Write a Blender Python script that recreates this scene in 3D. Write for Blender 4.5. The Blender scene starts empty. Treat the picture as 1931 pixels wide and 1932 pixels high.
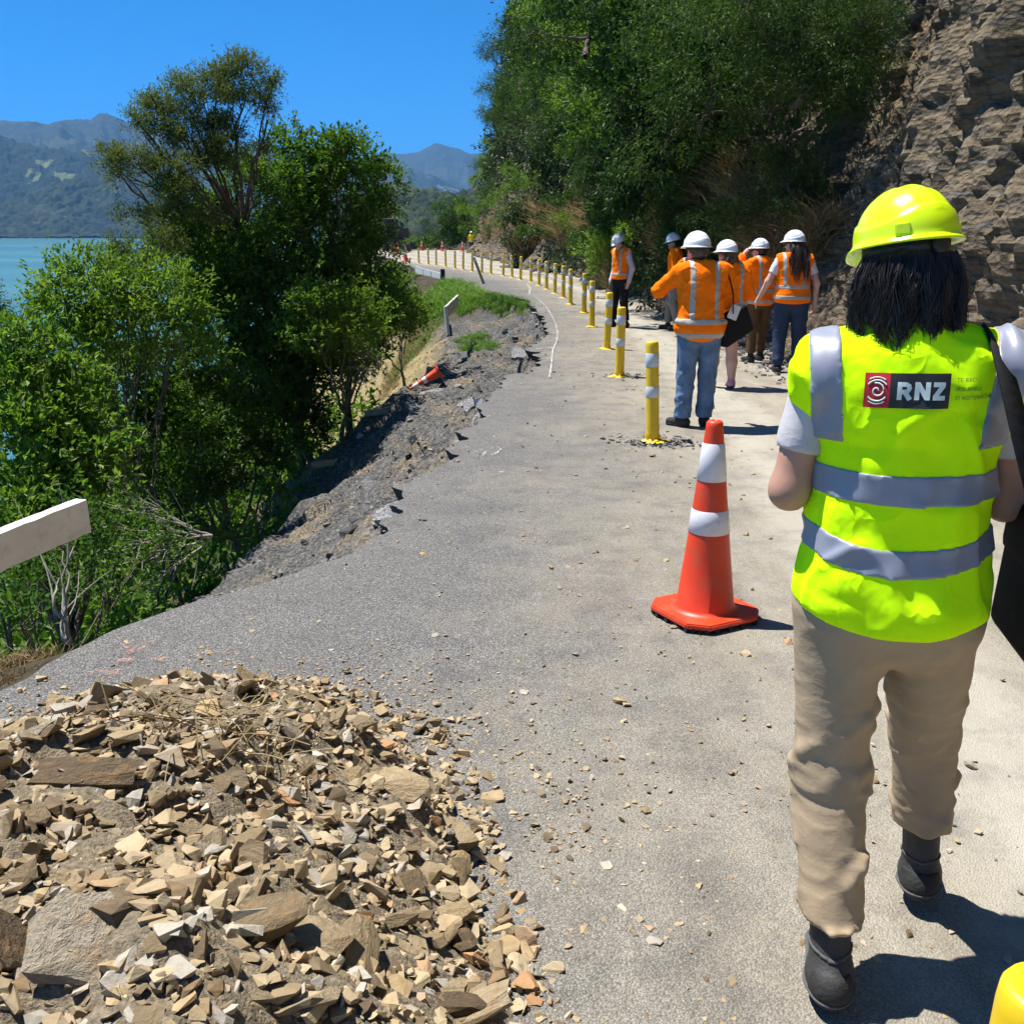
import bpy, bmesh, math, random
import numpy as np
from mathutils import Vector, Matrix, Euler
from mathutils.bvhtree import BVHTree

# ------------------------------------------------------------------ camera, sky, sun, exposure
rad = math.radians
scene = bpy.context.scene
COL = scene.collection
CAM_H = 1.68
PITCH = rad(15.6)
W = 1931.0          # measuring width of the photograph in the notes below
FPX = 1895.0
cam_data = bpy.data.cameras.new("camera")
cam_data.sensor_fit = 'HORIZONTAL'
cam_data.sensor_width = 36.0
cam_data.lens = 36.0 * FPX / W
cam_data.clip_start = 0.05
cam_data.clip_end = 40000
cam = bpy.data.objects.new("camera", cam_data)
cam.location = (0, 0, CAM_H)
cam.rotation_euler = (math.pi / 2 - PITCH, 0, 0)
COL.objects.link(cam)
scene.camera = cam

SUN_DIR = Vector((-0.35, 0.16, 0.92)).normalized()
SUN_EL = math.asin(SUN_DIR.z)
SUN_ROT = math.atan2(SUN_DIR.x, SUN_DIR.y)
world = bpy.data.worlds.new("World")
scene.world = world
world.use_nodes = True
wn = world.node_tree.nodes
wl = world.node_tree.links
bg = wn["Background"]
sky = wn.new("ShaderNodeTexSky")
sky.sky_type = 'NISHITA'
sky.sun_disc = False
sky.sun_elevation = SUN_EL
sky.sun_rotation = SUN_ROT
sky.altitude = 300
sky.air_density = 0.5
sky.dust_density = 0.0
sky.ozone_density = 6.0
hs = wn.new("ShaderNodeHueSaturation")
hs.inputs['Hue'].default_value = 0.495
hs.inputs['Saturation'].default_value = 1.5
hs.inputs['Value'].default_value = 1.0
wl.new(sky.outputs[0], hs.inputs['Color'])
wl.new(hs.outputs[0], bg.inputs[0])
bg.inputs[1].default_value = 0.095

sun_data = bpy.data.lights.new("sun", 'SUN')
sun_data.energy = 4.7
sun_data.angle = rad(0.53)
sun_data.color = (1.0, 0.955, 0.88)
sun = bpy.data.objects.new("sun", sun_data)
sun.rotation_euler = SUN_DIR.to_track_quat('Z', 'Y').to_euler()
COL.objects.link(sun)

scene.view_settings.view_transform = 'Standard'
scene.view_settings.look = 'None'
scene.view_settings.exposure = 1.0
scene.view_settings.gamma = 1.0
scene.view_settings.use_curve_mapping = False
scene.render.engine = 'CYCLES'
cy = scene.cycles
cy.max_bounces = 6
cy.diffuse_bounces = 2
cy.glossy_bounces = 2
cy.transmission_bounces = 3
cy.transparent_max_bounces = 8
cy.volume_bounces = 0
cy.caustics_reflective = False
cy.caustics_refractive = False
cy.use_denoising = True
cy.use_adaptive_sampling = True
cy.adaptive_threshold = 0.04
cy.sample_clamp_indirect = 6.0

# ------------------------------------------------------------------ measuring helpers
_c, _s = math.cos(PITCH), math.sin(PITCH)
def ray(u, v):
    a = (u - W / 2) / FPX
    b = (W / 2 - v) / FPX
    return np.array([a, _c + b * _s, -_s + b * _c])
def G(u, v, z=0.0):
    r = ray(u, v)
    t = (z - CAM_H) / r[2]
    return np.array([r[0] * t, r[1] * t, z])
def P(u, v, y):
    r = ray(u, v)
    t = y / r[1]
    return np.array([r[0] * t, y, CAM_H + r[2] * t])
# ------------------------------------------------------------------ numeric helpers
def _hash(ix, iy, iz, seed):
    h = (ix.astype(np.int64) * 374761393 + iy.astype(np.int64) * 668265263 + iz.astype(np.int64) * 2147483647 + seed * 1274126177) & 0xFFFFFFFF
    h = ((h ^ (h >> 13)) * 1274126177) & 0xFFFFFFFF
    h = ((h ^ (h >> 16)) * 2246822519) & 0xFFFFFFFF
    return ((h ^ (h >> 15)) & 0xFFFFFF) / float(0xFFFFFF)
def vnoise(x, y, z, seed=0):
    x = np.asarray(x, float); y = np.asarray(y, float) + 0 * x; z = np.asarray(z, float) + 0 * x
    fx, fy, fz = np.floor(x), np.floor(y), np.floor(z)
    ix, iy, iz = fx.astype(np.int64), fy.astype(np.int64), fz.astype(np.int64)
    x = x - fx; y = y - fy; z = z - fz
    x = x * x * x * (x * (x * 6 - 15) + 10); y = y * y * y * (y * (y * 6 - 15) + 10); z = z * z * z * (z * (z * 6 - 15) + 10)
    def L(a, b, t): return a + (b - a) * t
    r = [[_hash(ix + i, iy + j, iz + k, seed) for i in (0, 1)] for j in (0, 1) for k in (0, 1)]
    c = [L(a, b, x) for a, b in r]           # order j,k
    c0 = L(c[0], c[2], y); c1 = L(c[1], c[3], y)
    return L(c0, c1, z) * 2 - 1
def fbm(x, y, z, seed=0, octv=4, gain=0.5, lac=2.03, ridged=False):
    a, s, n = 1.0, 0.0, 0.0
    x = np.asarray(x, float)
    for o in range(octv):
        v = vnoise(x, y, z, seed + o * 17)
        if ridged: v = 1 - 2 * np.abs(v)
        s = s + a * v; n += a; a *= gain
        x = x * lac; y = np.asarray(y) * lac; z = np.asarray(z) * lac
    return s / n
def cell_dome(x, y, size, seed=0):
    """0..1 domes around jittered grid points (a forest canopy seen from afar)."""
    gx, gy = np.floor(x / size), np.floor(y / size)
    best = np.full(np.shape(x), 9.0); idv = np.zeros(np.shape(x))
    for i in (-1, 0, 1):
        for j in (-1, 0, 1):
            cx, cy_ = gx + i, gy + j
            jx = (cx + 0.15 + 0.7 * _hash(cx, cy_, cx * 0, seed)) * size
            jy = (cy_ + 0.15 + 0.7 * _hash(cx, cy_, cx * 0 + 1, seed)) * size
            hh = _hash(cx, cy_, cx * 0 + 2, seed)
            d = np.hypot(x - jx, y - jy) / (size * (0.6 + 0.45 * hh))
            m = d < best
            best = np.where(m, d, best); idv = np.where(m, hh, idv)
    return np.sqrt(np.clip(1 - best * best, 0, 1)) * (0.55 + 0.6 * idv)
def smooth(a, b, x):
    t = np.clip((x - a) / (b - a), 0, 1)
    return t * t * (3 - 2 * t)

# ------------------------------------------------------------------ object helpers
def new_mesh(name, V, F, smooth_shade=False):
    """V (n,3); F an (m,k) array or a list of polygons."""
    me = bpy.data.meshes.new(name)
    V = np.asarray(V, np.float32)
    if isinstance(F, np.ndarray):
        m, k = F.shape
        me.vertices.add(len(V)); me.vertices.foreach_set('co', V.ravel())
        me.loops.add(m * k); me.loops.foreach_set('vertex_index', F.astype(np.int32).ravel())
        me.polygons.add(m)
        me.polygons.foreach_set('loop_start', np.arange(0, m * k, k, dtype=np.int32))
        try: me.polygons.foreach_set('loop_total', np.full(m, k, np.int32))
        except Exception: pass
        me.update(calc_edges=True)
    else:
        me.from_pydata([tuple(map(float, v)) for v in V], [], [tuple(f) for f in F]); me.update()
    me.polygons.foreach_set('use_smooth', np.full(len(me.polygons), smooth_shade, bool))
    return me
def link(name, me, mat=None, parent=None, loc=None, rot=None, scale=None):
    o = bpy.data.objects.new(name, me)
    COL.objects.link(o)
    if mat is not None and me is not None and not me.materials:
        me.materials.append(mat)
    if parent is not None: o.parent = parent
    if loc is not None: o.location = [float(c) for c in loc]
    if rot is not None: o.rotation_euler = rot
    if scale is not None: o.scale = (scale,) * 3 if isinstance(scale, (int, float)) else scale
    return o
def obj(name, V, F, mat, parent=None, smooth_shade=False, **k):
    return link(name, new_mesh(name, V, F, smooth_shade), mat, parent, **k)
def tag(o, label=None, cat=None, group=None, kind=None):
    if label: o['label'] = label
    if cat: o['category'] = cat
    if group: o['group'] = group
    if kind: o['kind'] = kind
    return o
def empty(name, loc, rz=0.0):
    o = bpy.data.objects.new(name, None)
    o.empty_display_size = 0.2
    o.location = [float(c) for c in loc]; o.rotation_euler = (0, 0, rz)
    COL.objects.link(o)
    return o
def copy_tree(o, parent=None):
    c = o.copy(); COL.objects.link(c)
    if parent is not None: c.parent = parent
    for ch in list(o.children): copy_tree(ch, c)
    return c
def bm_obj(name, bm, mat, parent=None, smooth_shade=False, **k):
    me = bpy.data.meshes.new(name); bm.to_mesh(me); bm.free()
    if smooth_shade: me.polygons.foreach_set('use_smooth', np.ones(len(me.polygons), bool))
    return link(name, me, mat, parent, **k)
def join(parts):
    """parts: list of (V,F) with equal polygon size -> one (V,F)"""
    Vs, Fs, n = [], [], 0
    for V, F in parts:
        Vs.append(V); Fs.append(np.asarray(F) + n); n += len(V)
    return np.concatenate(Vs), np.concatenate(Fs)
def box(cx, cy, cz, sx, sy, sz, rot=None, bev=0.0):
    x, y, z = sx / 2, sy / 2, sz / 2
    V = np.array([[-x, -y, -z], [x, -y, -z], [x, y, -z], [-x, y, -z], [-x, -y, z], [x, -y, z], [x, y, z], [-x, y, z]])
    F = np.array([[0, 3, 2, 1], [4, 5, 6, 7], [0, 1, 5, 4], [1, 2, 6, 5], [2, 3, 7, 6], [3, 0, 4, 7]])
    if rot is not None: V = V @ np.array(Euler(rot).to_matrix()).T
    return V + np.array([cx, cy, cz]), F
def bbox_obj(name, dims, mat, parent=None, bev=0.01, seg=2, **k):
    bm = bmesh.new(); bmesh.ops.create_cube(bm, size=1.0)
    bmesh.ops.scale(bm, vec=dims, verts=bm.verts)
    if bev: bmesh.ops.bevel(bm, geom=bm.edges[:], offset=bev, segments=seg, affect='EDGES', profile=0.6)
    return bm_obj(name, bm, mat, parent, **k)
def lathe(prof, n=32, cap=True):
    """prof list of (r,z) from bottom to top -> quads (degenerate caps as fans of quads)"""
    prof = np.asarray(prof, float)
    a = np.linspace(0, 2 * math.pi, n, endpoint=False)
    V = np.stack([prof[:, 0][:, None] * np.cos(a), prof[:, 0][:, None] * np.sin(a), np.repeat(prof[:, 1][:, None], n, 1)], -1).reshape(-1, 3)
    F = []
    m = len(prof)
    for i in range(m - 1):
        for j in range(n):
            k = (j + 1) % n
            F.append((i * n + j, i * n + k, (i + 1) * n + k, (i + 1) * n + j))
    if cap:
        F.append(tuple(range(n - 1, -1, -1))); F.append(tuple((m - 1) * n + j for j in range(n)))
    return V, F
def unit(a):
    a = np.asarray(a, float)
    return a / (np.linalg.norm(a, axis=-1, keepdims=True) + 1e-9)
def frames(pts):
    pts = np.asarray(pts, float)
    t = np.gradient(pts, axis=0); t /= np.linalg.norm(t, axis=1)[:, None] + 1e-9
    up = np.array([0.13, 0.21, 0.97])
    a = np.cross(t, up); n = np.linalg.norm(a, axis=1)[:, None]
    a = np.where(n < 0.05, np.cross(t, [1, 0, 0]), a); a /= np.linalg.norm(a, axis=1)[:, None] + 1e-9
    b = np.cross(t, a)
    return pts, t, a, b
def tube(pts, r, n=6):
    pts, t, a, b = frames(pts)
    r = np.broadcast_to(np.asarray(r, float), (len(pts),))
    an = np.linspace(0, 2 * math.pi, n, endpoint=False)
    V = (pts[:, None] + r[:, None, None] * (np.cos(an)[None, :, None] * a[:, None] + np.sin(an)[None, :, None] * b[:, None])).reshape(-1, 3)
    i = np.arange(len(pts) - 1)[:, None] * n; j = np.arange(n)[None]; k = (j + 1) % n
    F = np.stack([i + j, i + k, i + n + k, i + n + j], -1).reshape(-1, 4)
    return V, F
def bez(p0, p1, p2, n=8):
    t = np.linspace(0, 1, n)[:, None]
    return (1 - t) ** 2 * np.asarray(p0) + 2 * t * (1 - t) * np.asarray(p1) + t * t * np.asarray(p2)
def grid_faces(ni, nj):
    i = np.arange(ni - 1)[:, None] * nj; j = np.arange(nj - 1)[None]
    return np.stack([i + j, i + nj + j, i + nj + j + 1, i + j + 1], -1).reshape(-1, 4)

# ------------------------------------------------------------------ materials
class NT:
    def __init__(s, name):
        s.m = bpy.data.materials.new(name); s.m.use_nodes = True
        s.t = s.m.node_tree; s.b = s.t.nodes['Principled BSDF']; s.out = s.t.nodes['Material Output']
    def n(s, typ, **kw):
        nd = s.t.nodes.new('ShaderNode' + typ)
        for k, v in kw.items(): setattr(nd, k, v)
        return nd
    def l(s, a, b): s.t.links.new(a, b)
    def coord(s, kind='Object', scale=(1, 1, 1), rot=(0, 0, 0)):
        tc = s.n('TexCoord'); mp = s.n('Mapping')
        mp.inputs['Scale'].default_value = scale; mp.inputs['Rotation'].default_value = rot
        s.l(tc.outputs[kind], mp.inputs[0]); return mp.outputs[0]
    def noise(s, vec, scale, detail=4, rough=0.55, dist=0.0, out='Fac'):
        nd = s.n('TexNoise'); nd.inputs['Scale'].default_value = scale; nd.inputs['Detail'].default_value = detail
        nd.inputs['Roughness'].default_value = rough; nd.inputs['Distortion'].default_value = dist
        if vec is not None: s.l(vec, nd.inputs['Vector'])
        return nd.outputs[out]
    def voro(s, vec, scale, feature='F1', out='Distance', rnd=1.0):
        nd = s.n('TexVoronoi'); nd.feature = feature; nd.inputs['Scale'].default_value = scale
        if 'Randomness' in nd.inputs: nd.inputs['Randomness'].default_value = rnd
        if vec is not None: s.l(vec, nd.inputs['Vector'])
        return nd.outputs[out]
    def ramp(s, fac, stops, interp='LINEAR'):
        r = s.n('ValToRGB'); r.color_ramp.interpolation = interp
        e = r.color_ramp.elements
        while len(e) < len(stops): e.new(0.5)
        for el, (p, c) in zip(e, stops):
            el.position = p
            el.color = (c, c, c, 1) if isinstance(c, (int, float)) else (c[0], c[1], c[2], 1)
        s.l(fac, r.inputs[0]); return r.outputs[0]
    def mix(s, fac, a, b, blend='MIX'):
        m = s.n('Mix', data_type='RGBA', blend_type=blend)
        for i, v in ((0, fac), (6, a), (7, b)):
            sock = m.inputs[i]
            if hasattr(v, 'node'): s.l(v, sock)
            elif isinstance(v, (int, float)): sock.default_value = v if i == 0 else (v, v, v, 1)
            else: sock.default_value = (v[0], v[1], v[2], 1)
        return m.outputs[2]
    def math(s, op, a, b=0.0, clamp=False):
        m = s.n('Math', operation=op, use_clamp=clamp)
        for sock, v in ((m.inputs[0], a), (m.inputs[1], b)):
            if hasattr(v, 'node'): s.l(v, sock)
            else: sock.default_value = v
        return m.outputs[0]
    def bump(s, h, strength=0.5, dist=0.02, prev=None):
        b = s.n('Bump'); b.inputs['Strength'].default_value = strength; b.inputs['Distance'].default_value = dist
        s.l(h, b.inputs['Height'])
        if prev is not None: s.l(prev, b.inputs['Normal'])
        s.l(b.outputs[0], s.b.inputs['Normal']); return b.outputs[0]
    def set(s, **kw):
        for k, v in kw.items():
            i = s.b.inputs[k.replace('_', ' ')]
            if hasattr(v, 'node'): s.l(v, i)
            elif isinstance(v, tuple): i.default_value = (v[0], v[1], v[2], 1)
            else: i.default_value = v
        return s
def plain(name, col, rough=0.6, var=0.12, scale=8.0, bump=0.0, bscale=60, metal=0.0, spec=0.5, dirt=None, dirt_amt=0.5):
    s = NT(name); co = s.coord()
    f = s.noise(co, scale, 5, 0.6)
    lo = tuple(max(0, c * (1 - var)) for c in col); hi = tuple(c * (1 + var) for c in col)
    c = s.ramp(f, [(0.3, lo), (0.7, hi)])
    if dirt is not None:
        d = s.ramp(s.noise(co, scale * 1.7, 6, 0.7, 0.4), [(0.5, 0.0), (0.72, dirt_amt)])
        c = s.mix(d, c, dirt)
    s.set(Base_Color=c, Roughness=rough, Metallic=metal)
    s.b.inputs['Specular IOR Level'].default_value = spec
    if bump: s.bump(s.noise(co, bscale, 4), bump, 0.01)
    return s.m
def leaf_mat(name, stops, trans=0.35, rough=0.45, spec=0.35, tcol=(1.1, 1.25, 0.5)):
    s = NT(name)
    g = s.n('NewGeometry')
    oi = s.n('ObjectInfo')
    f = s.math('ADD', s.math('MULTIPLY', g.outputs['Random Per Island'], 0.62), s.math('MULTIPLY', oi.outputs['Random'], 0.38))
    c = s.ramp(f, stops)
    s.set(Base_Color=c, Roughness=rough); s.b.inputs['Specular IOR Level'].default_value = spec
    tr = s.n('BsdfTranslucent'); s.l(s.mix(1.0, c, tcol, 'MULTIPLY'), tr.inputs[0])
    mx = s.n('MixShader'); mx.inputs[0].default_value = trans
    s.l(s.b.outputs[0], mx.inputs[1]); s.l(tr.outputs[0], mx.inputs[2]); s.l(mx.outputs[0], s.out.inputs[0])
    return s.m
# ------------------------------------------------------------------ road line, broken edge, cliff foot
_edge_px = [(0, 1305), (120, 1242), (200, 1198), (300, 1160), (400, 1130), (500, 1103), (600, 1068), (690, 1035),
            (735, 990), (768, 940), (778, 905), (848, 868), (862, 835), (878, 800), (905, 770), (948, 712), (995, 700), (1018, 676),
            (1000, 655), (1034, 632), (1026, 612), (1016, 588), (992, 563), (930, 555), (896, 546), (880, 537), (855, 530),
            (833, 524), (806, 513), (780, 506), (757, 496), (735, 487), (700, 480)]
_ep = sorted([tuple(G(u, v)[:2]) for u, v in _edge_px], key=lambda p: p[1])
EY = np.array([-40, -8, 0, 2.0] + [p[1] + 0.002 * i for i, p in enumerate(_ep)] + [92, 100, 130, 190])
EX = np.array([-3.0, -2.6, -2.45, -2.3] + [p[0] for p in _ep] + [-13.5, -15, -16, -18])
def edge_x(y):
    y = np.asarray(y, float)
    j = smooth(4.4, 6, y) * (1 - smooth(26, 30, y))
    return np.interp(y, EY, EX) + j * (0.13 * fbm(y * 2.1, 0.3, 0, 5, 3) + 0.09 * vnoise(y * 7, 0.5, 0, 9)) + 0.02 * vnoise(y * 14, .2, 0, 3)
CY_ = np.array([-40, 0, 8, 16, 22, 27, 35, 44, 52, 62, 70, 78, 84, 89, 92, 95, 98, 101])
CX_ = np.array([5.4, 4.9, 4.6, 4.45, 4.1, 3.6, 2.95, 2.0, 1.0, -.3, -1.4, -2.3, -2.75, -2.7, -1.8, 0.5, 6, 16])
def cliff_x(y): return np.interp(y, CY_, CX_)
BY_ = np.array([-20, 1.0, 8.1, 12, 15.2, 18.6, 22.7, 27, 31, 36, 42, 48, 56, 70, 90])
BX_ = np.array([0.2, 0.55, 1.15, 1.27, 1.4, 1.46, 1.6, 1.5, 1.25, .45, -.9, -2.5, -5.1, -9, -14])
def lane_x(y): return np.interp(y, BY_, BX_)

def ground_z(x, y, fine=True):
    """height of the hillside below the road"""
    x = np.asarray(x, float); y = np.asarray(y, float)
    t = edge_x(y) - x
    w = smooth(3.9, 4.9, y) * (1 - smooth(26.5, 29, y))
    tp = np.maximum(t, 0)
    slope = -0.10 - 0.36 * smooth(0.0, 0.20, t) - 0.50 * np.minimum(tp, 2.6) - 1.15 * np.maximum(tp - 2.6, 0)
    bench = -0.10 - 0.34 * smooth(0.0, 0.2, t) - 0.17 * np.minimum(tp, 2.0) - 0.85 * np.maximum(tp - 2.0, 0)
    wb = smooth(11.5, 15.5, y)
    zs = slope * (1 - wb) + bench * wb
    zn = -0.03 - 0.10 * smooth(0.0, 0.5, t) - 0.78 * np.maximum(tp - 0.6, 0)
    z = zs * w + zn * (1 - w)
    far = np.maximum(y - 99, 0)
    z = z - 0.55 * far
    z = z + 0.35 * fbm(x * .25, y * .25, 0, 3, 3) * smooth(1.5, 5, t)
    if fine:
        ws = w * smooth(0.02, 0.25, t) * (1 - 0.6 * smooth(2.5, 5, t))
        # crumbled earth: lumps, downhill runnels and cracks
        z = z + ws * (0.17 * fbm(x * 1.6, y * 1.1, 0, 11, 3) + 0.08 * fbm(x * 4.5, y * 3.5, 0, 12, 4, ridged=True)
                      + 0.05 * vnoise(x * 0.9, y * 4.5, 1, 14) + 0.025 * np.abs(vnoise(x * 13, y * 13, 0, 15)))
        crack = np.abs(vnoise(x * 1.3 + 4, y * 1.0, 3, 16))
        z = z - ws * 0.22 * (1 - smooth(0.0, 0.07, crack)) * smooth(9, 12, y)
    return np.where(t < -0.02, -0.35, z)

# ---- hillside sheet
xs = np.concatenate([np.linspace(-160, -45, 12)[:-1], np.linspace(-45, -7, 45)[:-1], np.arange(-7, 1.3, 0.07), np.linspace(1.4, 6, 4)])
ys = np.concatenate([np.linspace(-40, 2.5, 26)[:-1], np.arange(2.5, 27, 0.075), np.linspace(27.2, 60, 90)[:-1], np.linspace(60, 190, 60)])
XX, YY = np.meshgrid(xs, ys, indexing='ij')
ZZ = ground_z(XX, YY)
me = new_mesh('hillside', np.stack([XX, YY, ZZ], -1).reshape(-1, 3), grid_faces(len(xs), len(ys))[:, ::-1].copy(), True)
tt = edge_x(YY) - XX
slipw = (smooth(3.9, 4.9, YY) * (1 - smooth(26.5, 29, YY)) * (1 - smooth(3.4, 5.5, tt))).ravel()
tanw = (smooth(14.5, 16.5, YY) * (1 - smooth(60, 70, YY)) * smooth(1.9, 2.6, tt + 0.5 * fbm(XX, YY, 0, 77, 3)) * (1 - smooth(5, 8, tt))).ravel()
for nm, arr in (('slip', slipw), ('tan', tanw)):
    at = me.attributes.new(nm, 'FLOAT', 'POINT'); at.data.foreach_set('value', arr.astype(np.float32))
s = NT('hillside_earth'); co = s.coord()
a1 = s.n('Attribute', attribute_name='slip'); a2 = s.n('Attribute', attribute_name='tan')
n1 = s.noise(co, 3.0, 3, 0.65); n2 = s.noise(co, 24, 3, 0.7); ch = s.voro(co, 26, 'F1', 'Color')
grey = s.ramp(n2, [(0.3, (0.045, 0.044, 0.043)), (0.52, (0.105, 0.102, 0.098)), (0.75, (0.21, 0.205, 0.195))])
brown = s.ramp(n2, [(0.3, (0.10, 0.08, 0.055)), (0.7, (0.25, 0.205, 0.145))])
slipc = s.mix(s.ramp(s.noise(s.coord(scale=(1.6, 0.5, 1.6)), 1.3, 4, 0.6), [(0.50, 0.0), (0.64, 0.9)]), grey, brown)
bwc = s.n('RGBToBW'); s.l(ch, bwc.inputs[0]); slipc = s.mix(0.5, slipc, s.mix(1.0, slipc, s.ramp(bwc.outputs[0], [(.2, .45), (.8, 1.5)]), 'MULTIPLY'))
litter = s.ramp(n1, [(0.3, (0.028, 0.024, 0.016)), (0.6, (0.075, 0.06, 0.035)), (0.8, (0.05, 0.065, 0.02))])
tan = s.ramp(s.noise(s.coord(scale=(1, 1, .6)), 9, 5, .7), [(0.3, (0.12, 0.12, 0.04)), (0.5, (0.30, 0.23, 0.11)), (0.75, (0.40, 0.30, 0.16))])
c = s.mix(a1.outputs['Fac'], litter, slipc); c = s.mix(a2.outputs['Fac'], c, tan)
s.set(Base_Color=c, Roughness=0.95); s.b.inputs['Specular IOR Level'].default_value = 0.2
h = s.math('ADD', s.math('MULTIPLY', n2, 1.0), s.math('MULTIPLY', s.voro(co, 34), 0.7))
s.bump(h, 0.9, 0.03)
tag(link('hillside', me, s.m), kind='structure')

# ---- road sheet with a broken, thick left lip
ys = np.concatenate([np.linspace(-40, 0, 20)[:-1], np.arange(0, 28, 0.06), np.linspace(28.1, 50, 100)[:-1], np.linspace(50, 100, 60)])
ex = edge_x(ys); rx = cliff_x(ys) + 1.2
tcol = np.concatenate([[0, 0], np.linspace(0, 1, 70) ** 1.25])
X = ex[:, None] + (rx - ex)[:, None] * tcol[None]
X[:, 0] += 0.05
Y = np.repeat(ys[:, None], len(tcol), 1)
Z = 0.012 * fbm(X * .7, Y * .7, 0, 21, 3) + 0.004 * vnoise(X * 4, Y * 4, 0, 22)
tE = X - ex[:, None]
Z -= 0.035 * (1 - smooth(0, 0.35, tE)) * smooth(4.2, 6, Y) * (1 - smooth(26, 29, Y)) * (0.5 + 0.5 * vnoise(Y * 3, 0, 0, 4))
Z[:, 0] -= 0.11
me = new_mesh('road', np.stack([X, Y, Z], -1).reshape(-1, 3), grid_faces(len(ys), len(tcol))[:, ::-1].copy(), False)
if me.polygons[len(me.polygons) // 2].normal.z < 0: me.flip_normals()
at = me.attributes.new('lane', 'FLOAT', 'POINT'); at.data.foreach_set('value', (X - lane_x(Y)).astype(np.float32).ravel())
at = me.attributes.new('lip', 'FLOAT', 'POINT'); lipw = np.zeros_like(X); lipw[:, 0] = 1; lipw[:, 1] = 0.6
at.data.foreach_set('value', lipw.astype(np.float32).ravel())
s = NT('chipseal'); co = s.coord()
lane = s.n('Attribute', attribute_name='lane').outputs['Fac']
lip = s.n('Attribute', attribute_name='lip').outputs['Fac']
chipc = s.voro(co, 175, 'F1', 'Color'); chipd = s.voro(co, 175, 'F1', 'Distance')
sep = s.n('SeparateColor'); s.l(chipc, sep.inputs[0])
fine = s.noise(co, 150, 1, 0.7); big = s.noise(co, 0.55, 2, 0.6); mid = s.noise(co, 3.2, 4, 0.72)
stone = s.ramp(sep.outputs[0], [(0.0, (0.105, 0.102, 0.098)), (0.35, (0.165, 0.161, 0.155)), (0.75, (0.23, 0.223, 0.213)), (1.0, (0.38, 0.37, 0.35))])
stone = s.mix(s.ramp(chipd, [(0.35, 0.0), (0.75, 0.75)]), stone, (0.035, 0.034, 0.036))
dustc = s.ramp(s.noise(s.coord(scale=(1, 0.35, 1)), 5, 3, 0.7), [(0.25, (0.285, 0.25, 0.185)), (0.5, (0.36, 0.325, 0.255)), (0.8, (0.43, 0.40, 0.335))])
dustc = s.mix(s.ramp(chipd, [(0.3, 0.0), (0.8, 0.55)]), s.mix(0.45, dustc, s.mix(1.0, dustc, s.ramp(sep.outputs[1], [(0, .45), (1, 1.35)]), 'MULTIPLY')), (0.15, 0.13, 0.10))
lf = s.math('ADD', lane, s.math('MULTIPLY', s.math('SUBTRACT', big, 0.5), 2.6))
lf = s.math('ADD', lf, s.math('MULTIPLY', s.math('SUBTRACT', mid, 0.5), 1.6))
dust = s.ramp(s.math('ADD', s.math('MULTIPLY', lf, 0.4), 0.62), [(0.12, 0.03), (0.5, 0.5), (0.85, 0.93)])
streak = s.ramp(s.noise(s.coord(scale=(2.2, 0.22, 1)), 1.6, 3, 0.65), [(0.42, 0.0), (0.68, 0.55)])
rightl = s.ramp(s.math('ADD', s.math('MULTIPLY', lane, 0.5), 0.2), [(0.15, 0.0), (0.6, 1.0)])
c = s.mix(dust, stone, dustc)
c = s.mix(s.math('MULTIPLY', streak, rightl), c, (0.42, 0.39, 0.32))
trk = s.n('TexWave', wave_type='BANDS', bands_direction='X'); trk.inputs['Scale'].default_value = 0.19; trk.inputs['Distortion'].default_value = 1.2; trk.inputs['Detail'].default_value = 2.0
cmb = s.n('CombineXYZ'); s.l(lane, cmb.inputs[0]); sx = s.n('SeparateXYZ'); s.l(co, sx.inputs[0]); s.l(s.math('MULTIPLY', sx.outputs[1], .06), cmb.inputs[1]); s.l(cmb.outputs[0], trk.inputs[0])
c = s.mix(s.math('MULTIPLY', s.ramp(trk.outputs['Fac'], [(.55, 0.0), (.95, .5)]), rightl), c, (0.46, 0.43, 0.365))
c = s.mix(s.ramp(mid, [(.30, .38), (.52, 0.0)]), c, (0.085, 0.082, 0.08))
damp = s.ramp(s.noise(co, 1.1, 2, .6), [(.60, 0.0), (.72, .35)])
c = s.mix(s.math('MULTIPLY', damp, s.math('SUBTRACT', 1.0, rightl)), c, (0.10, 0.098, 0.10))
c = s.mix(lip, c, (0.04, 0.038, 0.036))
s.set(Base_Color=c, Roughness=0.92); s.b.inputs['Specular IOR Level'].default_value = 0.25
hb = s.math('ADD', s.math('MULTIPLY', chipd, -1.0), s.math('MULTIPLY', fine, 0.4))
s.bump(hb, 0.7, 0.006)
tag(link('road', me, s.m), kind='structure')

# ---- cliff face
cyv = np.concatenate([np.linspace(-40, 3, 16)[:-1], np.arange(3, 22, 0.085), np.linspace(22, 50, 130)[1:-1], np.linspace(50, 101, 140)])
cbx = cliff_x(cyv)
hv = np.concatenate([np.arange(-0.3, 6.2, 0.075), np.linspace(6.3, 18, 50), np.linspace(19, 45, 18)])
base = np.stack([cbx, cyv], -1)
sg = np.gradient(base, axis=0); sg /= np.linalg.norm(sg, axis=1)[:, None]
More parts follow.
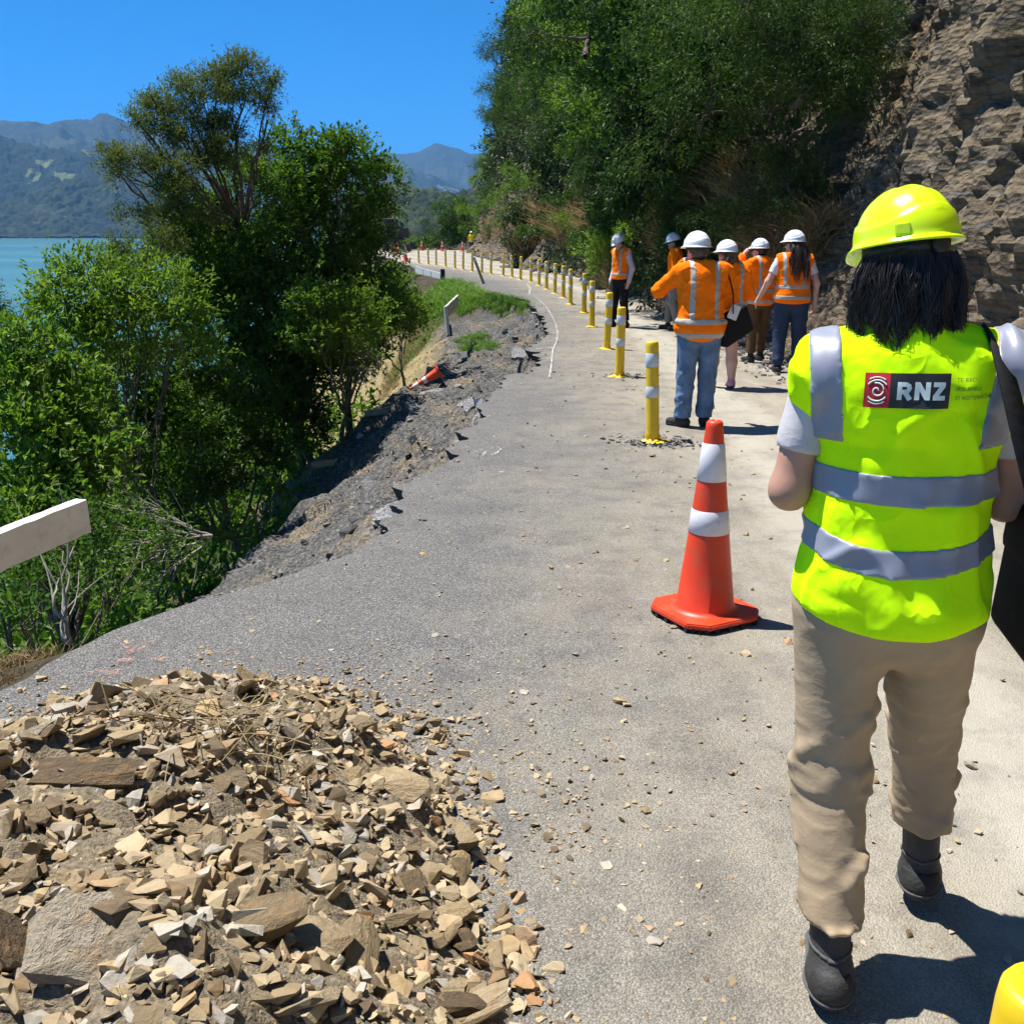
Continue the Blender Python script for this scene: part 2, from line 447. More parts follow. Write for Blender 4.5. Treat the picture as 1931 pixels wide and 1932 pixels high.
# smooth the normals so that the kinks of the foot line do not show
kern = np.ones(9) / 9
nrm = np.stack([np.convolve(np.pad(sg[:, 1], 4, 'edge'), kern, 'valid'), np.convolve(np.pad(-sg[:, 0], 4, 'edge'), kern, 'valid')], -1)
nrm /= np.linalg.norm(nrm, axis=1)[:, None]
SS, HH = np.meshgrid(np.cumsum(np.r_[0, np.linalg.norm(np.diff(base, axis=0), axis=1)]), hv, indexing='ij')
def cliff_off(S, H):
    """distance behind the foot line at height H"""
    top = 15 + 2.5 * vnoise(S * .06, 0, 0, 31)
    o = 0.20 * np.clip(H, 0, top) + 1.25 * np.maximum(H - top, 0)
    o = o + 0.75 * fbm(S * .16, H * .18, 0, 32, 3) - 0.34 * fbm(S * .75, H * .35, 0, 33, 4, ridged=True)
    o = o - 0.12 * fbm(S * 3.4, H * 1.3, 1, 34, 3, ridged=True) - 0.08 * fbm(S * 7, H * 3.2, 2, 35, 3, ridged=True) + 0.03 * np.abs(vnoise(S * 15, H * 6, 4, 38))
    # slanted slabs with sharp steps
    q = S * 1.1 + H * 0.75 + 0.8 * vnoise(S * .5, H * .5, 5, 36)
    o = o + 0.10 * (q - np.floor(q)) * smooth(0.2, 1.0, H)
    q = S * .35 - H * 2.3 + 0.9 * vnoise(S * .8, H * .8, 5, 37)
    o = o + 0.07 * (q - np.floor(q))
    o = o - 0.55 * (1 - smooth(0, 0.9, H)) * (0.7 + 0.6 * vnoise(S * .6, 0, 0, 39))     # scree at the foot
    return o
OFF = cliff_off(SS, HH)
V = np.stack([cbx[:, None] + nrm[:, 0][:, None] * OFF, cyv[:, None] + nrm[:, 1][:, None] * OFF, HH], -1)
CLIFF_V = V
me = new_mesh('cliff_face', V.reshape(-1, 3), grid_faces(len(cyv), len(hv)), False)
s = NT('cliff_rock'); co = s.coord()
big = s.noise(co, 0.35, 2, 0.6); lay = s.noise(s.coord(scale=(1, 1, 2.2), rot=(0.5, 0.3, 0)), 2.4, 4, 0.7); fn = s.noise(co, 14, 4, 0.7)
c = s.ramp(lay, [(0.25, (0.026, 0.021, 0.016)), (0.45, (0.075, 0.061, 0.045)), (0.6, (0.14, 0.117, 0.087)), (0.8, (0.25, 0.215, 0.16))])
c = s.mix(s.ramp(big, [(0.58, 0.0), (0.74, 0.55)]), c, s.ramp(fn, [(0.3, (0.075, 0.074, 0.072)), (0.7, (0.19, 0.185, 0.175))]))
c = s.mix(s.ramp(s.noise(co, 0.8, 3, 0.65), [(0.60, 0.0), (0.70, 0.75)]), c, (0.28, 0.17, 0.075))
c = s.mix(s.ramp(s.noise(s.coord(scale=(1, 1, 2.6), rot=(.7, .2, 0)), 7, 3, .7), [(0.30, 0.8), (0.45, 0.0)]), c, (0.05, 0.043, 0.034))
st_ = s.noise(s.coord(scale=(.35, .35, 3.0), rot=(.45, .25, 0)), 1.6, 4, .65)
c = s.mix(s.ramp(st_, [(.40, .0), (.47, .55), (.53, .55), (.60, .0)]), c, (0.22, 0.168, 0.105))
c = s.mix(s.ramp(st_, [(.60, .0), (.66, .6), (.74, .0)]), c, (0.15, 0.147, 0.14))
c = s.mix(0.5, c, s.mix(1.0, c, s.ramp(fn, [(0.3, 0.45), (0.7, 1.4)]), 'MULTIPLY'))
s.set(Base_Color=c, Roughness=0.95); s.b.inputs['Specular IOR Level'].default_value = 0.2
hh = s.math('ADD', s.math('MULTIPLY', s.voro(s.coord(scale=(1, 1, 1.7), rot=(.6, .3, 0)), 11), 0.6), s.math('MULTIPLY', fn, 0.8))
s.bump(hh, 1.0, 0.06)
tag(link('cliff_face', me, s.m), kind='structure')

# ---- lake
LAKE_Z = -16.0
s = NT('lake_water'); co = s.coord()
c = s.ramp(s.noise(s.coord(scale=(.4, 1, 1)), 0.006, 5, 0.6, 0.3), [(0.3, (0.05, 0.145, 0.145)), (0.55, (0.075, 0.19, 0.18)), (0.75, (0.12, 0.245, 0.225))])
s.set(Base_Color=c, Roughness=0.22); s.b.inputs['IOR'].default_value = 1.33; s.b.inputs['Specular IOR Level'].default_value = 0.38
wv = s.math('ADD', s.noise(s.coord(scale=(1, .5, 1)), 0.9, 4, 0.6), s.math('MULTIPLY', s.noise(co, 0.12, 3, 0.6), 2.0))
s.bump(wv, 0.35, 0.5)
V, F = np.array([[-9000, -300, LAKE_Z], [9000, -300, LAKE_Z], [9000, 9500, LAKE_Z], [-9000, 9500, LAKE_Z]], float), [(0, 1, 2, 3)]
tag(obj('lake_water', V, F, s.m), kind='structure')

# ---- far hills: real ridges at their distance, forest canopy as relief
def hill(name, prof, dist, run, mat, nu=300, nv=120, canopy=0.0, csize=14, spur=0.25, seed=0, back=1500, foot=LAKE_Z - 2, foot_var=0.10):
    prof = np.array(prof, float)
    us = np.linspace(prof[0, 0], prof[-1, 0], nu)
    vs = np.interp(us, prof[:, 0], prof[:, 1])
    if nu > 40:
        k = np.hanning(9); k /= k.sum(); vs = np.convolve(np.pad(vs, 4, 'edge'), k, 'valid')
    crest = np.array([P(u, v, dist) for u, v in zip(us, vs)])
    f = np.concatenate([np.linspace(0, 1, nv), 1 + np.linspace(0, 1, 8)[1:]])
    ang = crest[:, 0] / dist
    V = np.zeros((nu, len(f), 3))
    sp = spur * fbm(us[:, None] * .012, f[None] * 1.3, 0, seed + 40, 4, ridged=True)
    foot_y = dist - run * (1 + foot_var * fbm(us * .01, 0, 0, seed + 41, 3))
    ff = np.clip(f, 0, 1)
    V[..., 1] = foot_y[:, None] + (dist - foot_y)[:, None] * ff[None] + np.maximum(f - 1, 0)[None] * back
    prof_h = ff ** 1.15
    V[..., 2] = foot + (crest[:, 2][:, None] - foot) * np.clip(prof_h[None] + sp * np.sin(np.pi * ff)[None] * 0.5, 0, 1.0) - np.maximum(f - 1, 0)[None] * back * .4
    V[..., 0] = ang[:, None] * V[..., 1]
    if canopy:
        fade = 0.35 + 0.65 * np.minimum(1, ff * 8)[None]
        V[..., 2] += canopy * fade * (cell_dome(V[..., 0], V[..., 1] * 1.0, csize, seed) + 0.25 * vnoise(V[..., 0] / csize * 3, V[..., 1] / csize * 3, 0, seed))
    me = new_mesh(name, V.reshape(-1, 3), grid_faces(nu, len(f)), True)
    if me.polygons[0].normal.z < 0: me.flip_normals()
    return tag(link(name, me, mat), kind='structure')
def forest_mat(name, cols, sc, patch=None, pstops=None, psc=0.002):
    s = NT(name); co = s.coord()
    c = s.ramp(s.noise(co, sc, 4, 0.75), [(0.3, cols[0]), (0.52, cols[1]), (0.75, cols[2])])
    if patch is not None:
        c = s.mix(s.ramp(s.noise(co, psc, 4, 0.6), pstops), c, patch)
    s.set(Base_Color=c, Roughness=0.9); s.b.inputs['Specular IOR Level'].default_value = 0.15
    s.bump(s.noise(co, sc * 2.2, 3, 0.7), 1.0, 0.6 / sc * 0.25)
    return s.m
fm_far = forest_mat('far_forest', [(0.0132, 0.0216, 0.0096), (0.0270, 0.0396, 0.0162), (0.0480, 0.0600, 0.0240)], 0.02, (0.0600, 0.0690, 0.0300), [(0.52, 0.0), (0.64, 0.7)], 0.0016)
fm_pine = forest_mat('pine_plantation', [(0.008, 0.017, 0.010), (0.015, 0.029, 0.014), (0.028, 0.045, 0.018)], 0.05, (0.13, 0.16, 0.055), [(0.60, 0.0), (0.63, 0.95)], 0.0042)
fm_near = forest_mat('native_forest', [(0.0052, 0.0104, 0.0046), (0.0195, 0.0312, 0.0111), (0.0650, 0.0813, 0.0325)], 0.03, (0.0618, 0.0780, 0.0292), [(0.56, 0.0), (0.66, 0.6)], 0.006)
hill('mountain_range', [(-700, 260), (-200, 236), (0, 231), (60, 237), (100, 239), (150, 233), (178, 227), (193, 219), (208, 223), (240, 238), (330, 256), (450, 280), (600, 300), (800, 330)], 7000, 2600, fm_far, 300, 90, 30, 70, 0.6, 1)
hill('blue_mountain', [(560, 330), (640, 302), (700, 296), (732, 289), (760, 291), (790, 287), (825, 268), (838, 275), (870, 282), (882, 291), (905, 290), (930, 284), (1000, 300), (1150, 330), (1400, 360)], 9500, 3200, fm_far, 240, 80, 8, 34, 0.45, 2)
hill('dark_foothill', [(640, 430), (720, 385), (752, 362), (775, 342), (800, 331), (815, 330), (835, 341), (860, 352), (890, 366), (930, 386), (1000, 410), (1100, 440)], 6400, 1300, fm_pine, 200, 90, 8, 22, 0.2, 3)
hill('pine_ridge', [(-600, 236), (-100, 250), (0, 264), (30, 276), (60, 283), (110, 291), (160, 296), (200, 307), (240, 322), (300, 348), (400, 398), (480, 446)], 4300, 900, fm_pine, 320, 110, 26, 20, 0.34, 4)
hill('lakeside_hill', [(-600, 300), (-150, 360), (0, 396), (40, 380), (90, 360), (130, 345), (180, 335), (235, 332), (290, 352), (360, 392), (420, 425), (470, 450), (520, 456)], 3350, 430, fm_near, 340, 115, 24, 30, 0.22, 5, foot_var=0.16)
hill('wooded_spur', [(600, 400), (690, 385), (740, 366), (775, 371), (800, 375), (830, 381), (862, 384), (900, 378), (960, 372), (1050, 366), (1200, 350)], 1150, 460, fm_near, 260, 110, 13, 16, 0.25, 6)

# ---- the air between: pale blue haze
bm = bmesh.new(); bmesh.ops.create_cube(bm, size=1.0)
bmesh.ops.scale(bm, vec=(26000, 26000, 1900), verts=bm.verts)
bmesh.ops.translate(bm, vec=(0, 6000, 1900 / 2 - 420), verts=bm.verts)
m = bpy.data.materials.new('haze_air'); m.use_nodes = True
m.node_tree.nodes.remove(m.node_tree.nodes['Principled BSDF'])
pv = m.node_tree.nodes.new('ShaderNodeVolumePrincipled')
pv.inputs['Color'].default_value = (0.17, 0.47, 1.0, 1); pv.inputs['Density'].default_value = 0.00007
pv.inputs['Anisotropy'].default_value = 0.0
m.node_tree.links.new(pv.outputs[0], m.node_tree.nodes['Material Output'].inputs['Volume'])
hz = bm_obj('haze', bm, m)
tag(hz, 'pale blue air haze over the lake and hills', 'haze', kind='stuff')
# ------------------------------------------------------------------ vegetation
def leaf_quads(p, d, L, Wd, rng, up=0.7):
    n = len(p)
    nr = unit(rng.normal(size=(n, 3)) * 0.55 + np.array([0, 0, up]))
    side = unit(np.cross(d, nr)); nr = np.cross(side, d)
    L = (L * rng.uniform(0.65, 1.25, n))[:, None]; Wd = (Wd * rng.uniform(0.7, 1.2, n))[:, None]
    V = np.stack([p, p + d * L * 0.48 + side * Wd * 0.5 + nr * L * 0.07, p + d * L - nr * L * 0.10, p + d * L * 0.48 - side * Wd * 0.5 + nr * L * 0.07], 1)
    return V.reshape(-1, 3), np.arange(n * 4).reshape(n, 4)
def crown(C, R, dens, L, Wd, seed, sprig=0.22, per=7, out=0.7, up=0.35, sub=9, shell=0.62, droop=0.0, low_cut=-0.55, tuft=0.30):
    """Leaf cloud around ellipsoids C (k,3) R (k,3): sub-clumps on each shell, sprigs in them, leaves along each sprig."""
    rng = np.random.default_rng(seed)
    C = np.asarray(C, float); R = np.asarray(R, float)
    area = R[:, 0] * R[:, 2] + R[:, 0] * R[:, 1]
    P_, A_ = [], []
    for c, r, a in zip(C, R, area):
        ns = max(3, int(round(sub * rng.uniform(.8, 1.2))))
        u = unit(rng.normal(size=(ns, 3))); u[:, 2] = np.where(u[:, 2] < low_cut, -u[:, 2], u[:, 2])
        sc = c + u * r * rng.uniform(shell, 1.0, ns)[:, None]
        n = max(6, int(dens * a * 6.0 / per))
        k = rng.integers(0, ns, n)
        g = rng.normal(size=(n, 3)) * r * (tuft * rng.uniform(.6, 1.3, ns)[k])[:, None]
        p = sc[k] + g
        o = unit(p - c)
        P_.append(p); A_.append(unit(o * out + np.array([0, 0, up - droop]) + rng.normal(size=(n, 3)) * 0.40))
    p = np.concatenate(P_); a = np.concatenate(A_)
    s = rng.uniform(0.0, 1.0, (len(p), per)) 
    base = p[:, None] + a[:, None] * s[..., None] * sprig + rng.normal(size=(len(p), per, 3)) * sprig * 0.10
    d = unit(a[:, None] * 0.75 + rng.normal(size=(len(p), per, 3)) * 0.55 - np.array([0, 0, droop * 0.6]))
    return leaf_quads(base.reshape(-1, 3), d.reshape(-1, 3), L, Wd, rng)
def limbs(root, C, R, seed, r0=0.10, n_tw=4, wob=0.35, fork=None, tw=0.9):
    rng = np.random.default_rng(seed)
    root = np.asarray(root, float); C = np.asarray(C, float)
    parts = []
    fork = root + (C.mean(0) - root) * 0.33 if fork is None else np.asarray(fork, float)
    m = bez(root, root * .5 + fork * .5 + rng.normal(size=3) * 0.12, fork, 9)
    parts.append(tube(m, np.linspace(r0 * 1.25, r0 * .8, 9), 8))
    for c, r in zip(C, R):
        dist = np.linalg.norm(c - fork)
        mid = fork * .5 + c * .5 + rng.normal(size=3) * wob * dist * .3 + np.array([0, 0, -0.10 * dist])
        q = bez(fork, mid, c, 10)
        q[1:-1] += rng.normal(size=(8, 3)) * dist * 0.012
        ra = min(r0 * .5, 0.016 + 0.014 * dist)
        parts.append(tube(q, np.linspace(ra, 0.008, 10), 5))
        for _ in range(n_tw):
            e = c + unit(rng.normal(size=3) + np.array([0, 0, .3])) * r * tw
            st = q[rng.integers(5, 9)]
            parts.append(tube(bez(st, (st + e) / 2 + rng.normal(size=3) * .08, e, 5), np.linspace(0.009, 0.003, 5), 4))
    return join(parts)

bark = plain('bark', (0.11, 0.085, 0.065), 0.9, 0.5, 14, 0.6, 50)
bark_pale = plain('pale_bark', (0.26, 0.225, 0.18), 0.9, 0.4, 16, 0.5, 60)
dead_wood = plain('dead_wood', (0.30, 0.27, 0.23), 0.9, 0.35, 12, 0.4, 50)
L_kan = leaf_mat('kanuka_leaf', [(0.0, (0.045, 0.066, 0.018)), (0.45, (0.11, 0.145, 0.038)), (0.8, (0.185, 0.215, 0.06)), (1.0, (0.24, 0.22, 0.08))], 0.30, 0.6, 0.15)
L_brd = leaf_mat('broadleaf', [(0.0, (0.033, 0.078, 0.014)), (0.5, (0.088, 0.171, 0.026)), (0.85, (0.171, 0.277, 0.040)), (1.0, (0.295, 0.366, 0.071))], 0.44, 0.48, 0.2)
L_brt = leaf_mat('bright_leaf', [(0.0, (0.059, 0.112, 0.021)), (0.5, (0.142, 0.230, 0.035)), (0.85, (0.242, 0.342, 0.054)), (1.0, (0.366, 0.401, 0.094))], 0.46, 0.48, 0.2)
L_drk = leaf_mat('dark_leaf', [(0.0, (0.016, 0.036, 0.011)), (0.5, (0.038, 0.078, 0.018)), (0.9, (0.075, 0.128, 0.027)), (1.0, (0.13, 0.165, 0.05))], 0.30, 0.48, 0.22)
L_dry = leaf_mat('dry_grass', [(0.0, (0.16, 0.11, 0.05)), (0.5, (0.30, 0.22, 0.11)), (1.0, (0.42, 0.34, 0.18))], 0.25, 0.7, 0.2, (1.1, 1.0, .7))
L_grs = leaf_mat('green_grass', [(0.0, (0.06, 0.12, 0.02)), (0.5, (0.12, 0.23, 0.035)), (0.9, (0.20, 0.32, 0.055)), (1.0, (0.33, 0.33, 0.12))], 0.40, 0.5, 0.3)

def clumps(spec, gs=1.22, far=1.0):
    C, R = [], []
    for u, v, y, rx, ry in spec:
        y = y * far
        c = P(u, v, y); k = y * 1.02 / FPX
        C.append(c); R.append((rx * k * gs, (rx + ry) * .5 * k * gs, ry * k * gs))
    return np.array(C), np.array(R)
def tree(name, label, root_uvy, spec, lm, dens, L, Wd, seed, r0=0.09, bm=None, group='trees on the slope below the road', fork=None, extra=(), root=None, far=1.0, gs=1.34, **kw):
    C, R = clumps(spec, 0.90 if lm is L_kan else gs, far)
    if root is None:
        p = P(root_uvy[0], root_uvy[1], root_uvy[2] * far); root = np.array([p[0], p[1], 0.0]); root[2] = float(ground_z(root[0], root[1], False)) - 0.15
    e = empty(name, root)
    tag(e, label, 'tree', group)
    V, F = crown(C, R, dens, L, Wd, seed, **kw)
    obj('crown', V - root, F, lm, e)
    V, F = limbs(root, C, R, seed + 1, r0, fork=fork)
    obj('trunk', V - root, F, bm or bark, e, True)
    for pts, r in extra:
        V, F = tube(pts, r, 6); obj('bare_branch', V - root, F, bark_pale, e, True)
    return e
kan = dict(sprig=0.20, per=12, out=0.45, up=0.55, sub=10, shell=0.45, tuft=.24)
tree('kanuka_tree', 'tall feathery kanuka tree with layered olive crown against the blue sky', (575, 880, 13.6),
     [(462, 140, 13, 42, 26), (405, 158, 13, 36, 24), (345, 182, 12.8, 46, 26), (505, 182, 13.2, 30, 30), (440, 200, 13, 48, 24), (300, 215, 12.6, 36, 22),
      (350, 228, 12.8, 52, 24), (505, 225, 13.3, 18, 22), (425, 252, 13, 50, 22), (268, 240, 12.4, 24, 20), (300, 262, 12.5, 42, 18), (370, 280, 12.7, 50, 20),
      (213, 308, 12, 25, 22), (255, 305, 12.1, 34, 16), (318, 320, 12.3, 52, 20), (240, 330, 12, 28, 14), (395, 322, 12.7, 46, 24), (258, 418, 12, 26, 16), (325, 372, 12.3, 62, 26),
      (268, 248, 12.4, 14, 12), (475, 292, 13.2, 30, 18), (345, 412, 12.4, 50, 26)],
     L_kan, 3000, 0.056, 0.015, 101, 0.055, fork=P(455, 430, 15.3), far=1.16, **kan)
tree('kanuka_sapling', 'small olive kanuka sapling leaning over the lake below the tall tree', (420, 800, 12.0),
     [(232, 482, 11.4, 38, 20), (275, 505, 11.6, 30, 18), (300, 470, 11.8, 36, 24), (215, 505, 11.3, 26, 14)], L_kan, 2700, 0.060, 0.014, 103, 0.03, bark_pale, far=1.08, **kan)
brd = dict(sprig=0.17, per=7, out=0.75, up=0.35, sub=10, shell=0.55)
tree('broadleaf_tree', 'broad leafy green tree right of the tall kanuka reaching toward the road', (665, 770, 14.6),
     [(620, 292, 15, 34, 26), (552, 268, 15, 20, 22), (540, 300, 14.8, 26, 24), (668, 305, 15.2, 36, 28), (712, 350, 15.6, 28, 28), (730, 390, 15.7, 18, 28), (590, 345, 15, 48, 34), (655, 370, 15.2, 48, 38),
      (700, 430, 15.6, 34, 38), (520, 360, 14.4, 42, 32), (470, 350, 14, 38, 28), (600, 420, 15, 52, 40), (650, 470, 15.2, 50, 40), (700, 500, 15.7, 38, 36),
      (728, 540, 16.2, 26, 26), (550, 440, 14.6, 46, 40), (620, 540, 15, 52, 40), (690, 570, 15.4, 46, 36), (760, 585, 17, 26, 26), (715, 600, 16, 36, 30)], L_brd, 942, 0.080, 0.036, 111, 0.06, far=1.13, gs=1.22, **brd)
tree('leafy_thicket_tree', 'dense dark leafy tree filling the middle of the slope thicket', (600, 850, 13.4),
     [(450, 430, 13.5, 56, 40), (420, 500, 13, 60, 44), (490, 500, 13.7, 56, 44), (360, 480, 12.6, 46, 36), (540, 560, 14, 58, 44), (450, 590, 13.2, 64, 48), (380, 580, 12.6, 54, 44),
      (590, 640, 14, 56, 44), (650, 660, 14.4, 44, 40), (520, 660, 13.6, 60, 46), (440, 690, 12.9, 64, 46), (600, 720, 14, 46, 34), (540, 740, 13.4, 50, 36)], L_brd, 919, 0.085, 0.040, 121, 0.06, far=1.17, **brd)
tree('bright_shrub_tree', 'sunlit yellow-green tree standing against the lake at the left', (330, 860, 11.4),
     [(165, 512, 11.5, 34, 24), (120, 560, 11, 34, 30), (175, 560, 11.3, 44, 34), (240, 550, 11.8, 46, 32), (300, 560, 12, 48, 36), (120, 610, 10.9, 40, 32), (190, 625, 11.2, 54, 38),
      (270, 630, 11.6, 56, 42), (340, 640, 12, 50, 44), (150, 660, 10.9, 44, 30)], L_brt, 942, 0.072, 0.030, 131, 0.03, **brd)
tree('leafy_slope_tree', 'bushy mid green tree leaning off the slip face with a bare trunk', (480, 975, 10.6),
     [(235, 720, 10.6, 60, 46), (320, 720, 11, 62, 46), (400, 770, 11.5, 62, 46), (470, 800, 12, 52, 40), (255, 800, 10.3, 60, 46), (340, 830, 10.7, 66, 48), (420, 870, 11.2, 56, 40),
      (530, 820, 12.4, 40, 34), (250, 890, 9.8, 56, 44), (320, 920, 10, 56, 42), (200, 800, 10, 44, 40)], L_brd, 919, 0.075, 0.036, 141, 0.05, far=1.20, **brd)
tree('shaded_shrub_tree', 'dark shrubby tree at the left edge behind the white rail', (110, 1140, 7.4),
     [(40, 700, 9, 40, 34), (20, 760, 8.6, 50, 44), (100, 730, 9.4, 44, 40), (90, 800, 9, 56, 44), (150, 760, 9.6, 44, 40), (30, 850, 8.3, 56, 46), (110, 880, 8.7, 56, 44), (170, 870, 9, 44, 40),
      (50, 950, 8, 60, 46), (140, 970, 8.4, 56, 44), (30, 1030, 7.6, 50, 40), (110, 1050, 7.8, 50, 40), (200, 940, 9, 40, 40), (20, 650, 8.8, 26, 22), (70, 655, 9.2, 26, 20)], L_brd, 1050, 0.080, 0.040, 151, 0.05, **brd)
tree('roadside_shrub', 'low leafy shrub beside the grass slope under the excavator', (760, 640, 19),
     [(775, 590, 18.5, 26, 26), (700, 600, 17.5, 30, 26), (750, 560, 19.5, 26, 24), (745, 530, 20, 20, 16)], L_brt, 919, 0.080, 0.036, 161, 0.03, gs=1.05, **brd)
tree('pale_leaf_shrub', 'pale green shrub low on the slope left of the fallen cone', (640, 700, 14.5),
     [(610, 590, 13.2, 44, 34), (660, 600, 13.6, 40, 34), (590, 640, 13, 40, 30), (630, 655, 13.8, 34, 24), (690, 600, 15, 40, 32), (735, 605, 16, 32, 30), (690, 655, 14.8, 34, 28), (660, 690, 14.2, 36, 24)], L_brt, 942, 0.075, 0.034, 171, 0.04, bark_pale, far=1.1, **brd)
tree('corner_shrub', 'small glossy shrub below the white rail by the road corner', (60, 1150, 6.0),
     [(20, 1100, 6.2, 46, 34), (80, 1120, 6.2, 40, 30), (130, 1010, 7, 40, 36), (170, 1080, 6.8, 40, 36), (230, 1030, 7.6, 44, 36), (40, 1160, 5.6, 34, 20), (300, 1030, 8.3, 40, 34)], L_brd, 1000, 0.055, 0.028, 181, 0.011, bark, **brd)
tree('tuft_kanuka', 'dark feathery kanuka top at the far left edge above the lake', (-60, 800, 9.5),
     [(5, 615, 9.4, 26, 24), (-30, 640, 9.3, 36, 34), (-40, 580, 9.3, 30, 26)], L_kan, 2700, 0.055, 0.013, 185, 0.04, **kan)
# off-frame neighbours that close the thicket towards the lake side
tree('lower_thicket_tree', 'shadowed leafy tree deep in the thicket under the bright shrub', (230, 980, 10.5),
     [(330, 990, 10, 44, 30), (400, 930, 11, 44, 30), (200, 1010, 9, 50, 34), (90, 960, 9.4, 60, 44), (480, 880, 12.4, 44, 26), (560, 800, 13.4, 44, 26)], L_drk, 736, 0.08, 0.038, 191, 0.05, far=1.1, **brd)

# low growth that closes the ground under the trees
rng = np.random.default_rng(88)
C, R = [], []
while len(C) < 300:
    y = rng.uniform(3.8, 19); x = edge_x(y) - rng.uniform(2.3 if y < 5.2 else 2.7 if y < 9 else 3.3, 13)
    r = rng.uniform(.35, .75)
    C.append((x, y, float(ground_z(x, y, False)) + r * .35)); R.append((r, r, r * .8))
V, F = crown(np.array(C), np.array(R), 75, .12, .062, 89, sprig=.18, per=6, out=.7, up=.35, sub=8, shell=.55)
C, R = [], []
while len(C) < 150:
    y = rng.uniform(7, 34); x = edge_x(y) - rng.uniform(6, 24); r = rng.uniform(.9, 1.6)
    C.append((x, y, float(ground_z(x, y, False)) + r * .6)); R.append((r, r, r * .9))
V2, F2 = crown(np.array(C), np.array(R), 17, .26, .13, 90, sprig=.3, per=6, out=.7, up=.35, sub=9, shell=.55)
V, F = join([(V, F), (V2, F2)])
tag(obj('undergrowth', V, F, L_brd), 'dark low undergrowth covering the slope beneath the trees', 'undergrowth', kind='stuff')
# dead, grey, twiggy branches fallen down the slope
def deadfall(name, label, base, tips, seed, r=0.012, n_tw=9):
    rng = np.random.default_rng(seed); parts = []
    base = np.asarray(base)
    for tip in tips:
        q = bez(base, (base + tip) / 2 + rng.normal(size=3) * .05, tip, 9); q[1:-1] += rng.normal(size=(7, 3)) * .012
        parts.append(tube(q, np.linspace(r, r * .3, 9), 5))
        for _ in range(n_tw):
            i = rng.integers(2, 8); st = q[i]; d = unit(np.asarray(tip) - base) * .7 + rng.normal(size=3) * .35
            e = st + unit(d) * rng.uniform(.2, .55)
            parts.append(tube(bez(st, (st + e) / 2 + rng.normal(size=3) * .03, e, 5), np.linspace(r * .45, r * .15, 5), 4))
    V, F = join(parts); o = obj(name, V - base, F, dead_wood, None, True, loc=base)
    return tag(o, label, 'branch', 'dead branches on the slope')
deadfall('dead_branch', 'fan of grey dead twigs spreading left below the leafy slope tree', P(400, 1010, 8.6), [P(200, 990, 7.8), P(210, 1030, 7.7), P(240, 1060, 7.8), P(230, 960, 8.2), P(280, 940, 8.6), P(300, 1080, 8.0)], 7)
deadfall('dead_branch', 'pale bare dead trunk standing at the road corner under the white rail end', P(133, 1215, 4.55), [P(140, 1030, 4.7), P(120, 1040, 4.9), P(112, 1090, 4.7)], 8, 0.012, 2)
deadfall('dead_branch', 'grey twiggy branch in the dark hollow beside the grass slope', P(720, 690, 15.5), [P(680, 640, 15), P(700, 655, 15.6), P(650, 690, 14.6), P(740, 640, 16.5), P(690, 700, 14.6)], 10)

# ---- grasses
def tufts(cent, n, hgt, wd, seed, spread=0.05, lean=0.45):
    rng = np.random.default_rng(seed)
    cent = np.asarray(cent, float)
    base = np.repeat(cent, n, 0) + np.concatenate([rng.normal(size=(len(cent) * n, 2)) * spread, np.zeros((len(cent) * n, 1))], 1)
    d = unit(np.concatenate([rng.normal(size=(len(base), 2)) * lean, np.ones((len(base), 1))], 1))
    h = hgt * rng.uniform(.5, 1.3, len(base))[:, None]; w = wd * rng.uniform(.7, 1.3, len(base))[:, None]
    side = unit(np.cross(d, rng.normal(size=base.shape)))
    bend = unit(np.concatenate([d[:, :2], np.zeros((len(d), 1))], 1))
    mid = base + d * h * .55; tip = base + d * h + bend * h * .35 - np.array([0, 0, 1]) * h * .12
    V = np.stack([base - side * w * .5, base + side * w * .5, mid + side * w * .4, mid - side * w * .4, tip], 1).reshape(-1, 3)
    i = np.arange(len(base))[:, None] * 5
    F = np.concatenate([i + np.array([[0, 1, 2, 3]]), i + np.array([[3, 2, 4, 4]])], 1).reshape(-1, 4)
    quads = i + np.array([[0, 1, 2, 3]]); tris = i + np.array([[3, 2, 4]])
    return V, [tuple(f) for f in quads] + [tuple(f) for f in tris]
def on_ground(x, y, dz=-0.02): return np.stack([x, y, ground_z(x, y) + dz], -1)
def patch_pts(poly, n, seed, zg=None):
    """n points in a pixel polygon carried down to the sloping ground"""
    rng = np.random.default_rng(seed); poly = np.array(poly, float); out = []
    lo, hi = poly.min(0), poly.max(0)
    while len(out) < n:
        q = rng.uniform(lo, hi)
        ins = False; j = len(poly) - 1
        for i in range(len(poly)):
            if (poly[i, 1] > q[1]) != (poly[j, 1] > q[1]) and q[0] < (poly[j, 0] - poly[i, 0]) * (q[1] - poly[i, 1]) / (poly[j, 1] - poly[i, 1]) + poly[i, 0]: ins = not ins
            j = i
        if ins: out.append(q)
    r = np.array([ray(u, v) for u, v in out]); st = np.linspace(3, 60, 170)
    pts = np.array([0, 0, CAM_H]) + st[None, :, None] * r[:, None]
    gz = ground_z(pts[..., 0], pts[..., 1], False)
    below = pts[..., 2] < gz
    ok = below.any(1); k = below.argmax(1)[ok]
    pts = pts[ok, k]; pts[:, 2] = ground_z(pts[:, 0], pts[:, 1]) - .02
    res = pts
    return np.array(res)
def grass(name, label, poly, n, per, h, w, mat, seed, spread=.06, lean=.45, cat='grass'):
    pts = patch_pts(poly, n, seed)
    if not len(pts): print('GRASS MISSED', name, label); return
    V, F = tufts(pts, per, h, w, seed, spread, lean)
    return tag(obj(name, V, F, mat), label, cat, kind='stuff')
